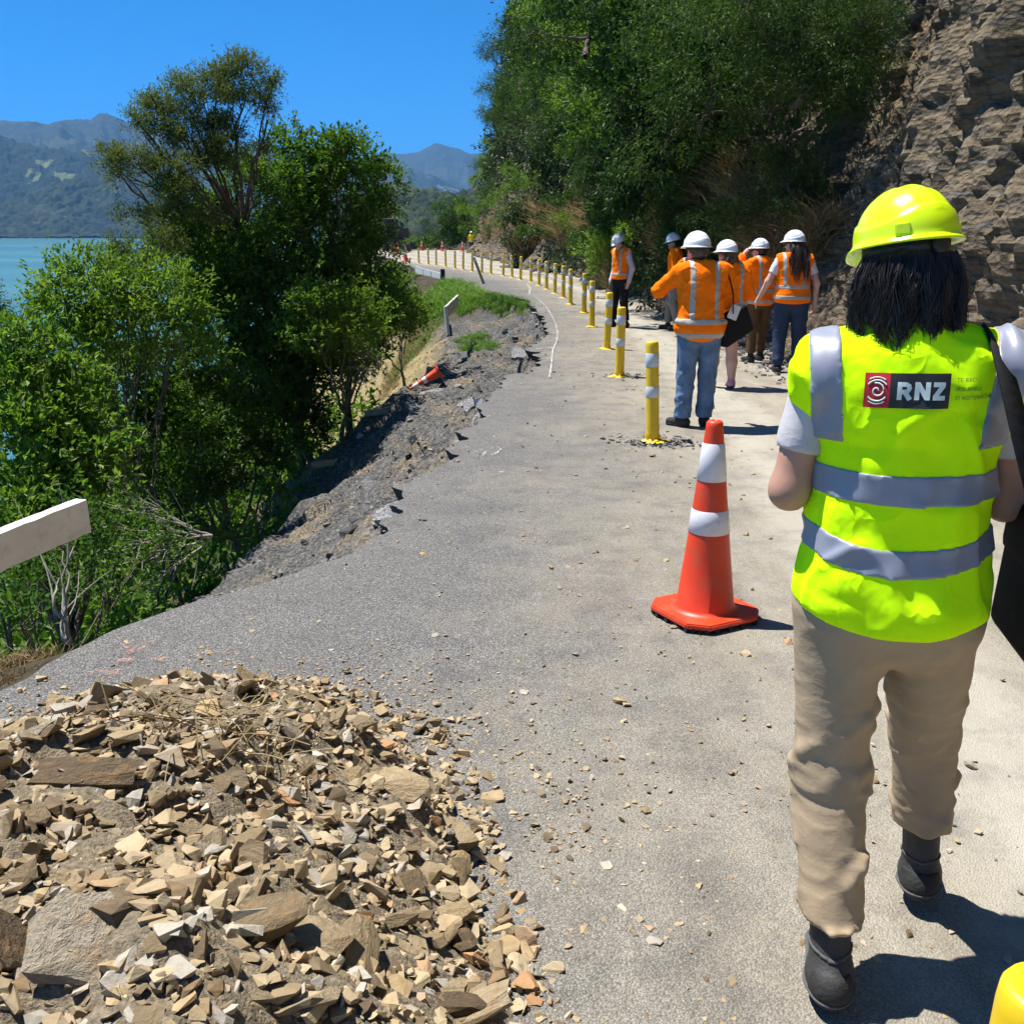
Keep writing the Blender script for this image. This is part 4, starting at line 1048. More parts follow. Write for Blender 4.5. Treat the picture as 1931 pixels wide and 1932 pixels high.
# ------------------------------------------------------------------ cones
m_cone = plain('cone_orange', (0.74, 0.052, 0.012), 0.45, 0.08, 6, 0, dirt=(0.42, 0.13, 0.07), dirt_amt=.55)
m_white = plain('white_band', (0.70, 0.70, 0.74), 0.4, 0.06, 10, 0, dirt=(0.38, 0.36, 0.34), dirt_amt=.5)
m_rub = plain('black_rubber', (0.02, 0.02, 0.02), 0.8, .3)
def cone():
    e = empty('traffic_cone', (0, 0, 0)); H = .90; r = lambda z: .128 + (.034 - .128) * (z - .05) / (H - .05)
    zs = [.05, .3, .392, .394, .505, .507, .635, .637, .76, .762, .87, .89, .90]
    prof = [(.165, .038), (.140, .046), (.130, .06)] + [(r(z), z) for z in zs[1:-2]] + [(r(.885), .888), (r(.89) - .008, .897), (.012, .898), (.010, .86)]
    V, F = lathe(prof, 40, False); obj('cone_body', V, F, m_cone, e, True)
    for z0, z1 in ((.40, .505), (.635, .80)):
        V, F = lathe([(r(z0) + .0008, z0), (r(z0) + .003, z0 + .002), (r(z1) + .003, z1 - .002), (r(z1) + .0008, z1)], 40, False)
        obj('reflective_sleeve', V, F, m_white, e, True)
    bm = bmesh.new(); a = .205; c = .075
    pts = [(a - c, -a), (a, -a + c), (a, a - c), (a - c, a), (-a + c, a), (-a, a - c), (-a, -a + c), (-a + c, -a)]
    vs = [bm.verts.new((x, y, .016)) for x, y in pts]; f = bm.faces.new(vs)
    r_ = bmesh.ops.extrude_face_region(bm, geom=[f]); bmesh.ops.translate(bm, vec=(0, 0, .026), verts=[v for v in r_['geom'] if isinstance(v, bmesh.types.BMVert)])
    bmesh.ops.recalc_face_normals(bm, faces=bm.faces)
    bmesh.ops.bevel(bm, geom=bm.edges[:], offset=.006, segments=2, affect='EDGES')
    bm_obj('base_plate', bm, m_cone, e)
    prts = []
    for q in range(28):
        t = q / 28 * 8; i = int(t); fr = t - i; x = pts[i][0] * (1 - fr) + pts[(i + 1) % 8][0] * fr; y = pts[i][1] * (1 - fr) + pts[(i + 1) % 8][1] * fr
        prts.append(box(x * .95, y * .95, .0095, .018, .018, .019))
    V, F = join(prts); tag(obj('base_studs', V, F, m_rub, e), kind='stuff')
    return e
c0 = cone(); g = G(1328, 1160); c0.location = (g[0], g[1], 0); c0.rotation_euler = (0, 0, rad(28))
tag(c0, 'large orange traffic cone with two white bands standing by the foreground woman', 'cone', 'traffic cones')
far = [(765, 492, 'orange cone nearest to the line of far posts at the bend'), (744, 470, 'orange cone before the excavator track'), (750, 477, 'short orange cone half hidden by leaves below the excavator'), (760, 470, 'orange cone right of the excavator'),
       (795, 471, 'orange cone beside the black box at the bend'), (834, 472, 'lone orange cone before the dark bush'), (872, 473, 'orange cone left of the far worker')]
for u, v, lab in far:
    o = copy_tree(c0); g = G(u, v + 1); o.location = (g[0], g[1], 0); o.rotation_euler = (0, 0, rg.uniform(0, 1.5)); tag(o, lab, 'cone', 'traffic cones')
def hit_ground(u, v):
    r = ray(u, v); t = np.linspace(3, 40, 900); p = np.array([0, 0, CAM_H]) + t[:, None] * r
    i = np.nonzero(p[:, 2] < ground_z(p[:, 0], p[:, 1], False))[0]
    q = p[i[0]]; q[2] = float(ground_z(q[:1], q[1:2])[0]); return q
o = copy_tree(c0); yb = hit_ground(828, 722)[1] * .935; b = P(829, 700, yb); tip = P(777, 731, yb - .12)
o.location = b; o.scale = (.60,) * 3
dv = Vector(tip - b).normalized()
o.rotation_euler = dv.to_track_quat('Z', 'Y').to_euler(); tag(o, 'fallen orange cone lying on its side on the slip face', 'cone', 'traffic cones')

# ------------------------------------------------------------------ broken tarmac slabs on the slip
m_tar = rock_mat('tarmac_slab', [(0.0, (0.10, 0.10, 0.105)), (1.0, (0.17, 0.168, 0.17))], True, False)
s = NT('tarmac_chip'); co = s.coord(); ch = s.voro(co, 85, 'F1', 'Color'); sp_ = s.n('SeparateColor'); s.l(ch, sp_.inputs[0])
s.set(Base_Color=s.ramp(sp_.outputs[0], [(0, (.06, .06, .062)), (.5, (.15, .148, .15)), (1, (.34, .335, .33))]), Roughness=.9); m_tar = s.m
def slab(label, u, v, r, tilt, seed, dz=.04):
    rg = np.random.default_rng(seed); n = 11; a = np.sort(rg.uniform(0, 2 * math.pi, n)); rr = r * rg.uniform(.75, 1.15, n)
    top = np.stack([np.cos(a) * rr, np.sin(a) * rr, np.zeros(n)], -1); bot = top * np.array([.93, .93, 1]) - np.array([0, 0, .055])
    V = np.concatenate([top, bot]); F = [tuple(range(n)), tuple(range(2 * n - 1, n - 1, -1))] + [(i, n + i, n + (i + 1) % n, (i + 1) % n) for i in range(n)]
    p = hit_ground(u, v)
    o = obj('tarmac_fragment', V, F, m_tar, None, False, loc=(p[0], p[1], p[2] + dz), rot=tilt)
    tag(o, label, 'tarmac slab', 'broken road slabs on the slip')
slab('round dark tarmac slab lying under the fallen cone', 815, 745, .27, (.20, -.30, .3), 1, -.02)
slab('broken tarmac slab right of the fallen cone', 852, 712, .18, (.15, -.4, 1.3), 2, .0)
slab('grey tarmac slab below the smaller grass sod', 905, 682, .34, (.05, -.30, .8), 3)
slab('small tarmac slab low on the middle of the slip face', 785, 775, .20, (.2, -.35, 2), 4, -.02)
slab('tarmac slab tilted under the lip of the road', 880, 780, .15, (.3, -.6, .4), 5)
slab('sunken tarmac flap beside the broken road edge', 985, 672, .22, (.0, -.35, 1.9), 6)
slab('small tarmac slab near the lower end of the slip', 700, 925, .16, (.2, -.55, 2.4), 7)
slab('tarmac piece hanging at the road edge above the bare slope', 735, 985, .12, (.2, -.5, .4), 8)

rg = np.random.default_rng(44)
for k, yy in enumerate([5.3, 6.0, 6.7, 7.5, 8.3, 9.2, 10.2, 11.3, 12.5, 13.6, 14.9, 16.2, 17.4]):
    n = 9; a = np.sort(rg.uniform(0, 2 * math.pi, n)); rr = rg.uniform(.10, .24) * rg.uniform(.7, 1.2, n)
    top = np.stack([np.cos(a) * rr, np.sin(a) * rr * 1.5, np.zeros(n)], -1); bot = top * np.array([.9, .9, 1]) - np.array([0, 0, .06])
    V = np.concatenate([top, bot]); F = [tuple(range(n)), tuple(range(2 * n - 1, n - 1, -1))] + [(i, n + i, n + (i + 1) % n, (i + 1) % n) for i in range(n)]
    xx = float(edge_x(yy)) - rg.uniform(.14, .34); zz = float(ground_z(np.array([xx]), np.array([yy]), False)[0]) + .09
    tag(obj('tarmac_fragment', V, F, m_tar, None, False, loc=(xx, yy, zz), rot=(rg.normal() * .2, -rg.uniform(.25, .75), rg.normal() * .3)), f'broken tarmac plate below the road lip, {ordinal(k + 1)} counted from the rubble heap', 'tarmac slab', 'broken road slabs on the slip')
# ------------------------------------------------------------------ timber rails, markers, planks
m_wpaint = plain('white_paint', (0.74, 0.73, 0.70), 0.6, 0.06, 9, .25, 40, dirt=(0.42, 0.40, 0.36), dirt_amt=.55)
m_wgrey = plain('weathered_white_paint', (0.46, 0.46, 0.44), 0.7, 0.15, 9, .25, 40, dirt=(0.28, 0.27, 0.24), dirt_amt=.6)
m_wood = plain('grey_timber', (0.30, 0.26, 0.21), 0.85, 0.3, 14, .5, 50)
def board(name, a, b, hgt, th, mat, parent, ragged=0.0, seed=0):
    """flat plank from a to b, its face upright"""
    a, b = np.asarray(a, float), np.asarray(b, float); d = b - a; Ln = np.linalg.norm(d); n = 24
    f = d / Ln; up = np.array([0, 0, 1.0]); sd = unit(np.cross(f, up)); up = np.cross(sd, f)
    rg = np.random.default_rng(seed); V = []
    for i in range(n + 1):
        c = a + d * i / n; rag = rg.normal(size=4) * (.004 if ragged else .0012)
        hh = hgt / 2
        for q, (sx, sz) in enumerate(((-1, -1), (1, -1), (1, 1), (-1, 1))):
            endr = ragged * rg.normal() * .5 if i == n else 0
            V.append(c + sd * sx * th / 2 + up * sz * (hh + rag[q] - (ragged * .4 if sz > 0 and rg.uniform() < .3 else 0)) + f * endr)
    F = [(i * 4 + q, (i + 1) * 4 + q, (i + 1) * 4 + (q + 1) % 4, i * 4 + (q + 1) % 4) for i in range(n) for q in range(4)] + [(3, 2, 1, 0), tuple(n * 4 + q for q in range(4))]
    me = new_mesh(name, np.array(V), F); o = link(name, me, mat, parent)
    md = None
    return o
# near rail: reaches in from the left and ends broken off over the corner
r0 = empty('sight_rail', (-2.9, 2.3, 0)); r0.location = (0, 0, 0)
A = P(158, 972, 3.55); B = P(-330, 1172, 2.6)
board('rail', B, A, .125, .048, m_wpaint, r0, .0, 4)
pb = B * .9 + A * .1
V, F = box(pb[0], pb[1] + .06, -.1, .10, .09, 1.7); obj('post', V, F, m_wpaint, r0)
tag(r0, 'broken white timber sight rail reaching in at the left edge', 'rail')
# tilted rail on the slump
r1 = empty('tilted_rail', (0, 0, 0)); y1, y2 = 18.6, 21.5
board('rail', P(839, 590, y1), P(863, 566, y2), .22, .04, m_wgrey, r1, .01, 5)
q0, q1 = P(840, 578, y1), P(846, 632, y1 - .05)
V, F = tube(np.array([q0, q0 * .5 + q1 * .5, q1]), .04, 8); obj('post', V, F, m_wpaint, r1, True)
V, F = tube(np.array([P(845, 612, y1), P(848, 634, y1 - .02)]), .058, 8); obj('post_sleeve', V, F, m_rub, r1, True)
tag(r1, 'tilted white timber rail with a leaning post on the slumped verge', 'rail')
# long far rail
r2 = empty('far_rail', (0, 0, 0))
pts = [(784, 508, 46), (800, 513, 43.5), (815, 517.5, 41), (833, 523, 38.5)]
for a_, b_ in zip(pts, pts[1:]): board('rail', P(*a_), P(*b_), .30, .05, m_wgrey, r2, 0, 6)
for i, p_ in enumerate(pts):
    c = P(*p_); V, F = box(c[0], c[1] + .07, c[2] - .35, .12, .10, .95); obj('post', V, F, m_wpaint, r2)
c = P(835, 519, 38.3); V, F = box(c[0], c[1], c[2] - .08, .16, .1, .62); obj('end_marker', V, F, m_rub, r2)
tag(r2, 'low white guard rail with a black end marker beyond the verge grass', 'rail')
# leaning marker post in the cracked road
e = empty('marker_post', G(912, 534)); V, F = box(0, 0, .45, .09, .03, .95); obj('blade', V, F, m_wood, e); V, F = box(0, -.017, .84, .085, .006, .1); obj('reflector', V, F, m_tape, e)
e.rotation_euler = (.1, -.38, .2); tag(e, 'grey marker post leaning left out of the cracked road', 'marker post')
for k, (a_, b_, lab) in enumerate([((688, 786), (722, 788), 'sawn timber plank poking from the slip beside the dark hollow'), ((588, 884), (628, 888), 'grey timber plank sticking out of the slip by the leaning trunk')]):
    p = hit_ground(*b_); e_ = P(a_[0], a_[1], p[1] + .05)
    o = board('timber_plank', p + np.array([.12, 0, .06]), e_ + np.array([0, 0, .05]), .09, .04, m_wood, None, .02, 8 + k); tag(o, lab, 'plank', 'planks in the slip')
p = hit_ground(893, 776); 
o = obj('paper_scrap', *(lambda: (np.array([[0, 0, 0], [.13, .02, .05], [.12, .05, .13], [0, .02, .09]]), [(0, 1, 2, 3)]))(), m_white, None, False, loc=p); tag(o, 'white scrap lying on the slip below the fallen cone', 'scrap')

# ------------------------------------------------------------------ road paint
s = NT('worn_paint'); co = s.coord()
tr = s.n('BsdfTransparent'); mx = s.n('MixShader'); s.set(Base_Color=(0.72, 0.72, 0.70), Roughness=.8)
s.l(s.ramp(s.noise(co, 26, 5, .7), [(.42, 0.0), (.60, .75)]), mx.inputs[0]); s.l(tr.outputs[0], mx.inputs[1]); s.l(s.b.outputs[0], mx.inputs[2]); s.l(mx.outputs[0], s.out.inputs[0])
m_paint = s.m
s = NT('worn_pink_paint'); co = s.coord()
tr = s.n('BsdfTransparent'); mx = s.n('MixShader'); s.set(Base_Color=(0.62, 0.22, 0.18), Roughness=.8)
s.l(s.ramp(s.noise(co, 22, 5, .7), [(.48, 0.0), (.62, .55)]), mx.inputs[0]); s.l(tr.outputs[0], mx.inputs[1]); s.l(s.b.outputs[0], mx.inputs[2]); s.l(mx.outputs[0], s.out.inputs[0])
m_pink = s.m
def paint(label, pts, w, mat=m_paint, z=.022):
    g = np.array([G(u, v)[:2] for u, v in pts]); t = unit(np.gradient(g, axis=0)); nn = np.stack([-t[:, 1], t[:, 0]], -1) * w / 2
    L_, R_ = g + nn, g - nn; V = np.concatenate([np.c_[L_, np.full(len(g), z)], np.c_[R_, np.full(len(g), z)]]); n = len(g)
    o = obj('road_marking', V, [(i, n + i, n + i + 1, i + 1) for i in range(n - 1)], mat); tag(o, label, 'paint mark', kind='structure'); return o
paint('white chalk survey line wandering along the cracked road', [(1008, 560), (1018, 568), (1030, 580), (1040, 596), (1048, 612), (1052, 630), (1050, 645), (1043, 660), (1041, 675), (1040, 690), (1036, 714)], .024)
paint('white cross tick on the chalk line', [(1012, 660), (1035, 658), (1062, 658)], .035)
paint('short white mark by the far chalk line', [(993, 536), (1000, 545), (998, 556)], .05)
paint('faint white spray curl near the road edge', [(892, 858), (905, 852), (916, 856), (910, 864), (896, 863)], .012)
paint('faint white spray figure near the road edge', [(925, 850), (935, 846), (945, 850), (938, 858), (926, 862)], .012)
for i, pl in enumerate([[(235, 1228), (262, 1222), (290, 1222)], [(240, 1240), (255, 1236), (262, 1230)], [(220, 1256), (262, 1254)], [(292, 1252), (310, 1246)], [(160, 1280), (225, 1276)]]):
    paint(['faint pink spray stroke uppermost on the road corner', 'faint pink spray hook on the road corner', 'faint pink spray bar below the hook', 'small pink spray dab right of the bar', 'lowest faint pink spray bar on the road corner'][i], pl, .045, m_pink)

# ------------------------------------------------------------------ excavator far at the bend
m_dk = plain('dark_machine', (0.035, 0.036, 0.04), 0.5, .3); m_gls = plain('cab_glass', (0.03, 0.045, 0.055), 0.08, .1); m_red = plain('machine_red', (0.35, 0.09, 0.05), 0.5, .2, dirt=(.2, .15, .1))
g = G(746, 472); ex = empty('excavator', g, rad(12)); tag(ex, 'dark wheeled digger cab parked at the bend behind the left trees', 'excavator')
for x in (-.95, .95):
    tr_ = bbox_obj('track', (.5, 3.4, .75), m_dk, ex, .16, 3, loc=(x, 0, .385))
bbox_obj('chassis', (1.5, 2.2, .4), m_dk, ex, .05, loc=(0, 0, .9))
hb = bbox_obj('engine_body', (2.3, 1.9, .95), m_dk, ex, .08, loc=(.1, .55, 1.55))
cb = bbox_obj('cab', (1.15, 1.4, 1.65), m_dk, ex, .08, loc=(-.4, -.75, 1.95))
bbox_obj('window', (.9, .02, .85), m_gls, cb, .01, loc=(0, -.71, .28)); bbox_obj('window', (.02, 1.0, .85), m_gls, cb, .01, loc=(-.585, 0, .28)); bbox_obj('window', (.02, 1.0, .85), m_gls, cb, .01, loc=(.585, 0, .28))
bbox_obj('cab_roof', (1.25, 1.5, .12), plain('pale_roof', (.5, .45, .42), .5), ex, .03, loc=(-.4, -.75, 2.84)); bbox_obj('beacon', (.2, .2, .12), m_cone, ex, .03, loc=(-.3, -.7, 2.96))
bbox_obj('counterweight', (2.3, .5, .8), m_red, ex, .1, loc=(.1, 1.7, 1.5))
for nm, a_, b_, w_ in (('boom', (-1.15, .5, 1.6), (-1.6, 3.2, 2.3), .34), ('stick', (-1.6, 3.1, 2.3), (-1.9, 4.3, 1.2), .26)):
    a_, b_ = np.array(a_), np.array(b_); d = Vector(b_ - a_); bbox_obj(nm, (w_, w_ * 1.3, d.length), m_red, ex, .04, loc=(a_ + b_) / 2, rot=d.to_track_quat('Z', 'Y').to_euler())
bbox_obj('bucket', (.9, .7, .6), m_dk, ex, .12, loc=(-1.9, 4.35, .95))
g = G(780, 469); bx = bbox_obj('black_box', (.9, .6, .75), m_dk, None, .04, loc=(g[0], g[1], .38)); tag(bx, 'black box on the ground left of the far cones', 'box')
# ------------------------------------------------------------------ people: signed-distance bodies meshed with surface nets
def sd_cap(p, a, b, ra, rb):
    a = np.asarray(a, np.float32); b = np.asarray(b, np.float32); ab = b - a
    t = np.clip(((p - a) @ ab) / max(1e-9, float(ab @ ab)), 0, 1)
    return np.linalg.norm(p - a - t[..., None] * ab, axis=-1) - (ra + (rb - ra) * t)
def sd_ell(p, c, r, M=None):
    q = p - np.asarray(c, np.float32)
    if M is not None: q = q @ np.asarray(M, np.float32)
    r = np.asarray(r, np.float32)
    k0 = np.linalg.norm(q / r, axis=-1); k1 = np.linalg.norm(q / (r * r), axis=-1)
    return k0 * (k0 - 1) / np.maximum(k1, 1e-6)
def smin(a, b, k):
    h = np.clip(0.5 + 0.5 * (b - a) / k, 0, 1)
    return b + (a - b) * h - k * h * (1 - h)
def smax(a, b, k): return -smin(-a, -b, k)
def sdf(prims, k=0.03):
    def f(p):
        d = None
        for pr in prims:
            kk = k
            if pr[0] == 'cap': v = sd_cap(p, *pr[1:5]); kk = pr[5] if len(pr) > 5 else k
            else: v = sd_ell(p, *pr[1:4]); kk = pr[4] if len(pr) > 4 else k
            d = v if d is None else smin(d, v, kk)
        return d
    return f
def surf_nets(f, lo, hi, h):
    lo = np.asarray(lo, float); hi = np.asarray(hi, float)
    n = np.ceil((hi - lo) / h).astype(int) + 1
    ax = [lo[i] + np.arange(n[i]) * h for i in range(3)]
    g = np.stack(np.meshgrid(*ax, indexing='ij'), -1).astype(np.float32).reshape(-1, 3)
    # coarse pass first; only blocks near the surface are evaluated finely
    cb = 5; nb = -(-n // cb)
    cc = np.stack(np.meshgrid(*[lo[i] + (np.arange(nb[i]) * cb + (cb - 1) / 2) * h for i in range(3)], indexing='ij'), -1).astype(np.float32)
    Dc = np.asarray(f(cc.reshape(-1, 3)), np.float32).reshape(nb)
    Dc = np.repeat(np.repeat(np.repeat(Dc, cb, 0), cb, 1), cb, 2)[:n[0], :n[1], :n[2]].ravel()
    nr_ = np.abs(Dc) < 1.55 * cb * h * .87 + .01
    D = np.where(Dc < 0, -1, 1).astype(np.float32)
    D[nr_] = f(g[nr_])
    D = D.reshape(n)
    S = D < 0
    cnt = np.zeros(n - 1, np.int8)
    for i in (0, 1):
        for j in (0, 1):
            for k in (0, 1): cnt += S[i:n[0] - 1 + i, j:n[1] - 1 + j, k:n[2] - 1 + k]
    act = (cnt > 0) & (cnt < 8)
    I = np.argwhere(act); idx = -np.ones(n - 1, np.int64); idx[act] = np.arange(len(I))
    acc = np.zeros((len(I), 3)); num = np.zeros(len(I))
    cor = [(0, 0, 0), (1, 0, 0), (0, 1, 0), (1, 1, 0), (0, 0, 1), (1, 0, 1), (0, 1, 1), (1, 1, 1)]
    dv = [D[I[:, 0] + c[0], I[:, 1] + c[1], I[:, 2] + c[2]] for c in cor]
    for a in range(8):
        for b in range(a + 1, 8):
            if sum(abs(x - y) for x, y in zip(cor[a], cor[b])) != 1: continue
            m = (dv[a] < 0) != (dv[b] < 0)
            t = np.where(m, dv[a] / np.where(m, dv[a] - dv[b], 1), 0)
            pos = np.array(cor[a], float) + t[:, None] * (np.array(cor[b], float) - np.array(cor[a], float))
            acc += pos * m[:, None]; num += m
    V = lo + (I + acc / num[:, None]) * h
    F = []
    for a in range(3):
        b, c = (a + 1) % 3, (a + 2) % 3
        s0 = [slice(None)] * 3; s1 = [slice(None)] * 3
        s0[a] = slice(0, -1); s1[a] = slice(1, None)
        A, B = S[tuple(s0)], S[tuple(s1)]
        E = np.argwhere(A != B)
        E = E[(E[:, b] > 0) & (E[:, c] > 0) & (E[:, b] < n[b] - 1) & (E[:, c] < n[c] - 1)]
        if not len(E): continue
        fl = A[E[:, 0], E[:, 1], E[:, 2]]
        q = []
        for db, dc in ((-1, -1), (0, -1), (0, 0), (-1, 0)):
            e = E.copy(); e[:, b] += db; e[:, c] += dc
            q.append(idx[e[:, 0], e[:, 1], e[:, 2]])
        q = np.stack(q, -1)
        q = np.where(fl[:, None], q, q[:, ::-1])
        F.append(q)
    F = np.concatenate(F)
    return V, F[(F >= 0).all(1)]
def mesh_sdf(name, f, lo, hi, h, mat, parent, lift=None):
    V, F = surf_nets(f, lo, hi, h)
    if not len(F): print('EMPTY SDF', name); return None
    return obj(name, V, F, mat, parent, True)
def nz(p, fr, seed, st=(1, 1, 1)):
    return vnoise(p[..., 0] * fr * st[0], p[..., 1] * fr * st[1], p[..., 2] * fr * st[2], seed)

def fabric(name, col, rough=.8, var=.10, bump=.15, bscale=500, sheen=0.0, trans=0.0, fold=18):
    s = NT(name); co = s.coord()
    c = s.ramp(s.noise(co, 9, 3, .6), [(.3, tuple(c_ * (1 - var) for c_ in col)), (.7, tuple(c_ * (1 + var) for c_ in col))])
    s.set(Base_Color=c, Roughness=rough); s.b.inputs['Specular IOR Level'].default_value = .2
    rg_ = s.math('ABSOLUTE', s.math('SUBTRACT', s.noise(s.coord(scale=(1, 1, 1.9), rot=(.3, .25, 0)), fold * .8, 3, .5), .5)); b1 = s.bump(s.math('MULTIPLY', s.math('POWER', s.math('SUBTRACT', 1.0, s.math('MULTIPLY', rg_, 3.0, True)), 3.0), 1.0), .07, .010)
    s.bump(s.noise(co, bscale, 1), bump, .002, b1)
    return s.m
def hivis(name, col, rough=.75):
    s = NT(name); co = s.coord()
    d = s.n('BsdfDiffuse'); d.inputs['Roughness'].default_value = .3
    c = s.ramp(s.noise(co, 7, 2, .6), [(.3, tuple(x * .94 for x in col)), (.7, col)])
    s.l(c, d.inputs['Color'])
    b = s.n('Bump'); b.inputs['Strength'].default_value = .30; b.inputs['Distance'].default_value = .012
    rg_ = s.math('ABSOLUTE', s.math('SUBTRACT', s.noise(s.coord(scale=(1, 1, .8), rot=(0, .5, 0)), 9, 3, .5), .5))
    s.l(s.math('ADD', s.math('POWER', s.math('SUBTRACT', 1.0, s.math('MULTIPLY', rg_, 3.0, True)), 3.0), s.math('MULTIPLY', s.noise(co, 700, 1), .12)), b.inputs['Height']); s.l(b.outputs[0], d.inputs['Normal'])
    s.l(d.outputs[0], s.out.inputs[0]); return s.m
M_lime = hivis('lime_hivis', (0.80, 1.30, 0.012)); M_orange = hivis('orange_hivis', (1.15, 0.235, 0.012)); M_yelv = hivis('yellow_hivis', (0.9, 0.85, 0.03))
M_refl = plain('silver_tape', (0.27, 0.285, 0.36), .40, .06, 12, 0, metal=.0, spec=.7)
M_refl2 = plain('grey_tape', (0.42, 0.40, 0.36), .5, .06, 12, 0, spec=.5)
M_skin = plain('skin', (0.50, 0.27, 0.19), .55, .08, 6, 0, spec=.4); M_skin2 = plain('pale_skin', (0.60, 0.36, 0.28), .55, .08, 6, 0, spec=.4); M_skin3 = plain('tan_skin', (0.40, 0.21, 0.14), .55, .08, 6)
M_khaki = fabric('khaki_trousers', (0.41, 0.315, 0.205)); M_tee = fabric('pale_tee', (0.55, 0.52, 0.54)); M_wtee = fabric('white_tee', (0.72, 0.70, 0.74))
M_jean = fabric('faded_jeans', (0.115, 0.19, 0.31), var=.35); M_navy = fabric('navy_jeans', (0.028, 0.045, 0.09)); M_blk = fabric('black_cloth', (0.012, 0.012, 0.014)); M_brn = fabric('brown_trousers', (0.11, 0.065, 0.03)); M_gry = fabric('grey_trousers', (0.22, 0.21, 0.19)); M_lil = fabric('lilac_shirt', (0.55, 0.50, 0.60))
M_boot = plain('boot_leather', (0.042, 0.042, 0.041), .7, .3, 20, .3, 120); M_sole = plain('boot_sole', (0.022, 0.022, 0.022), .8, .3, 20, .4, 90); M_pad = plain('boot_pad', (0.085, 0.085, 0.082), .8, .15); M_pinkb = plain('pink_boot', (0.55, 0.26, 0.33), .4, .1)
M_hwh = plain('white_helmet', (0.78, 0.80, 0.82), .28, .02, 4); M_dark = plain('dark_band', (0.018, 0.018, 0.02), .5, .2); M_eye = plain('eye_dark', (0.02, 0.015, 0.012), .2); M_lip = plain('lips', (0.40, 0.15, 0.13), .5)
def hel_mat():
    s = NT('lime_helmet'); s.set(Base_Color=(0.74, 0.98, 0.003), Roughness=.26); s.b.inputs['Coat Weight'].default_value = .4; s.b.inputs['Coat Roughness'].default_value = .12
    return s.m
M_hyl = hel_mat()
def hair_mat(name, c0, c1, rough=.32):
    s = NT(name); f = s.n('NewGeometry').outputs['Random Per Island']
    s.set(Base_Color=s.ramp(f, [(0, c0), (1, c1)]), Roughness=rough); s.b.inputs['Specular IOR Level'].default_value = .6
    return s.m
M_hblk = hair_mat('black_hair', (0.010, 0.008, 0.008), (0.035, 0.026, 0.026)); M_hbrn = hair_mat('dark_brown_hair', (0.022, 0.014, 0.010), (0.07, 0.045, 0.03)); M_hlt = hair_mat('light_brown_hair', (0.13, 0.075, 0.04), (0.30, 0.19, 0.11), .5)

def helmet(parent, mat, loc, rz, sc=1.0, tilt=0.0, peak=.045, drop=.018, n=56, detail=False):
    rx, ry, rz_ = .112, .136, .128
    a = np.linspace(0, 2 * math.pi, n, endpoint=False); fr = np.clip(np.cos(a - math.pi / 2), 0, 1)       # front = +y
    rows = []
    for ph in np.concatenate([np.linspace(90, 40, 10)[:-1], np.linspace(40, 8, 30), [4, 0]]):
        c, s_ = math.cos(rad(ph)), math.sin(rad(ph))
        bump = 1 + .030 * math.exp(-((c - .95) / .18) ** 2) * 0
        X, Y, Z = rx * c ** .92 * np.cos(a), ry * c ** .92 * np.sin(a), np.full(n, rz_ * s_ ** .95)
        # raised brow line and low crown ridges
        line = .050 + .020 * np.cos(a * 2 + math.pi) + 0 * a
        step = smooth(line + .003, line - .003, Z)
        k = 1 + .045 * step
        rid = .0045 * np.exp(-(X / .012) ** 2) * (Z > .05) + .003 * np.exp(-((np.abs(X) - .038) / .008) ** 2) * (Z > .06)
        rows.append(np.stack([X * k, Y * k, Z + rid], -1))
    k = 1.045
    bx, by = rx * k * np.cos(a), ry * k * np.sin(a)
    for o_, dz in ((.003, -.006), (.012 , -.009), (.0135, -.013), (.011, -.016), (-.002, -.014), (-.012, .0)):
        w_ = np.clip(o_ / .0135, 0, 1)
        pk = peak * fr ** 2.2 * w_
        rows.append(np.stack([bx + np.cos(a) * o_, by + np.sin(a) * (o_ + pk), dz - drop * fr ** 2 * w_ - .004 * w_], -1))
    V = np.concatenate(rows); m = len(rows)
    F = [(i * n + j, (i + 1) * n + j, (i + 1) * n + (j + 1) % n, i * n + (j + 1) % n) for i in range(m - 1) for j in range(n)]
    F += [tuple((m - 1) * n + j for j in range(n - 1, -1, -1))]
    o = obj('helmet', V, F, mat, parent, True, loc=loc, rot=(tilt, 0, rz), scale=sc)
    # head band under the shell
    rows = [np.stack([.096 * np.cos(a), .120 * np.sin(a), np.full(n, z)], -1) for z in (-.010, -.048)] + [np.stack([.089 * np.cos(a), .112 * np.sin(a), np.full(n, z)], -1) for z in (-.048, -.010)]
    V = np.concatenate(rows); F = [(i * n + j, i * n + (j + 1) % n, ((i + 1) % 4) * n + (j + 1) % n, ((i + 1) % 4) * n + j) for i in range(4) for j in range(n)]
    obj('head_band', V, F, M_dark, o, True)
    if detail:
        V, F = lathe([(.012, 0), (.022, .004), (.022, .014), (.018, .018)], 20); V = V[:, [0, 2, 1]] * np.array([1, -1, 1]) + np.array([0, -.118, -.030]); obj('ratchet_knob', V, F, M_dark, o, True)
        for q in (-2.35, -.55, 3.9, .3):
            V, F = box(0, 0, 0, .03, .010, .024); c_, s_ = math.cos(q), math.sin(q)
            bbox_obj('accessory_slot', (.032, .010, .026), mat, o, .003, loc=(rx * 1.035 * c_, ry * 1.035 * s_, .014), rot=(0, 0, q + math.pi / 2))
    return o
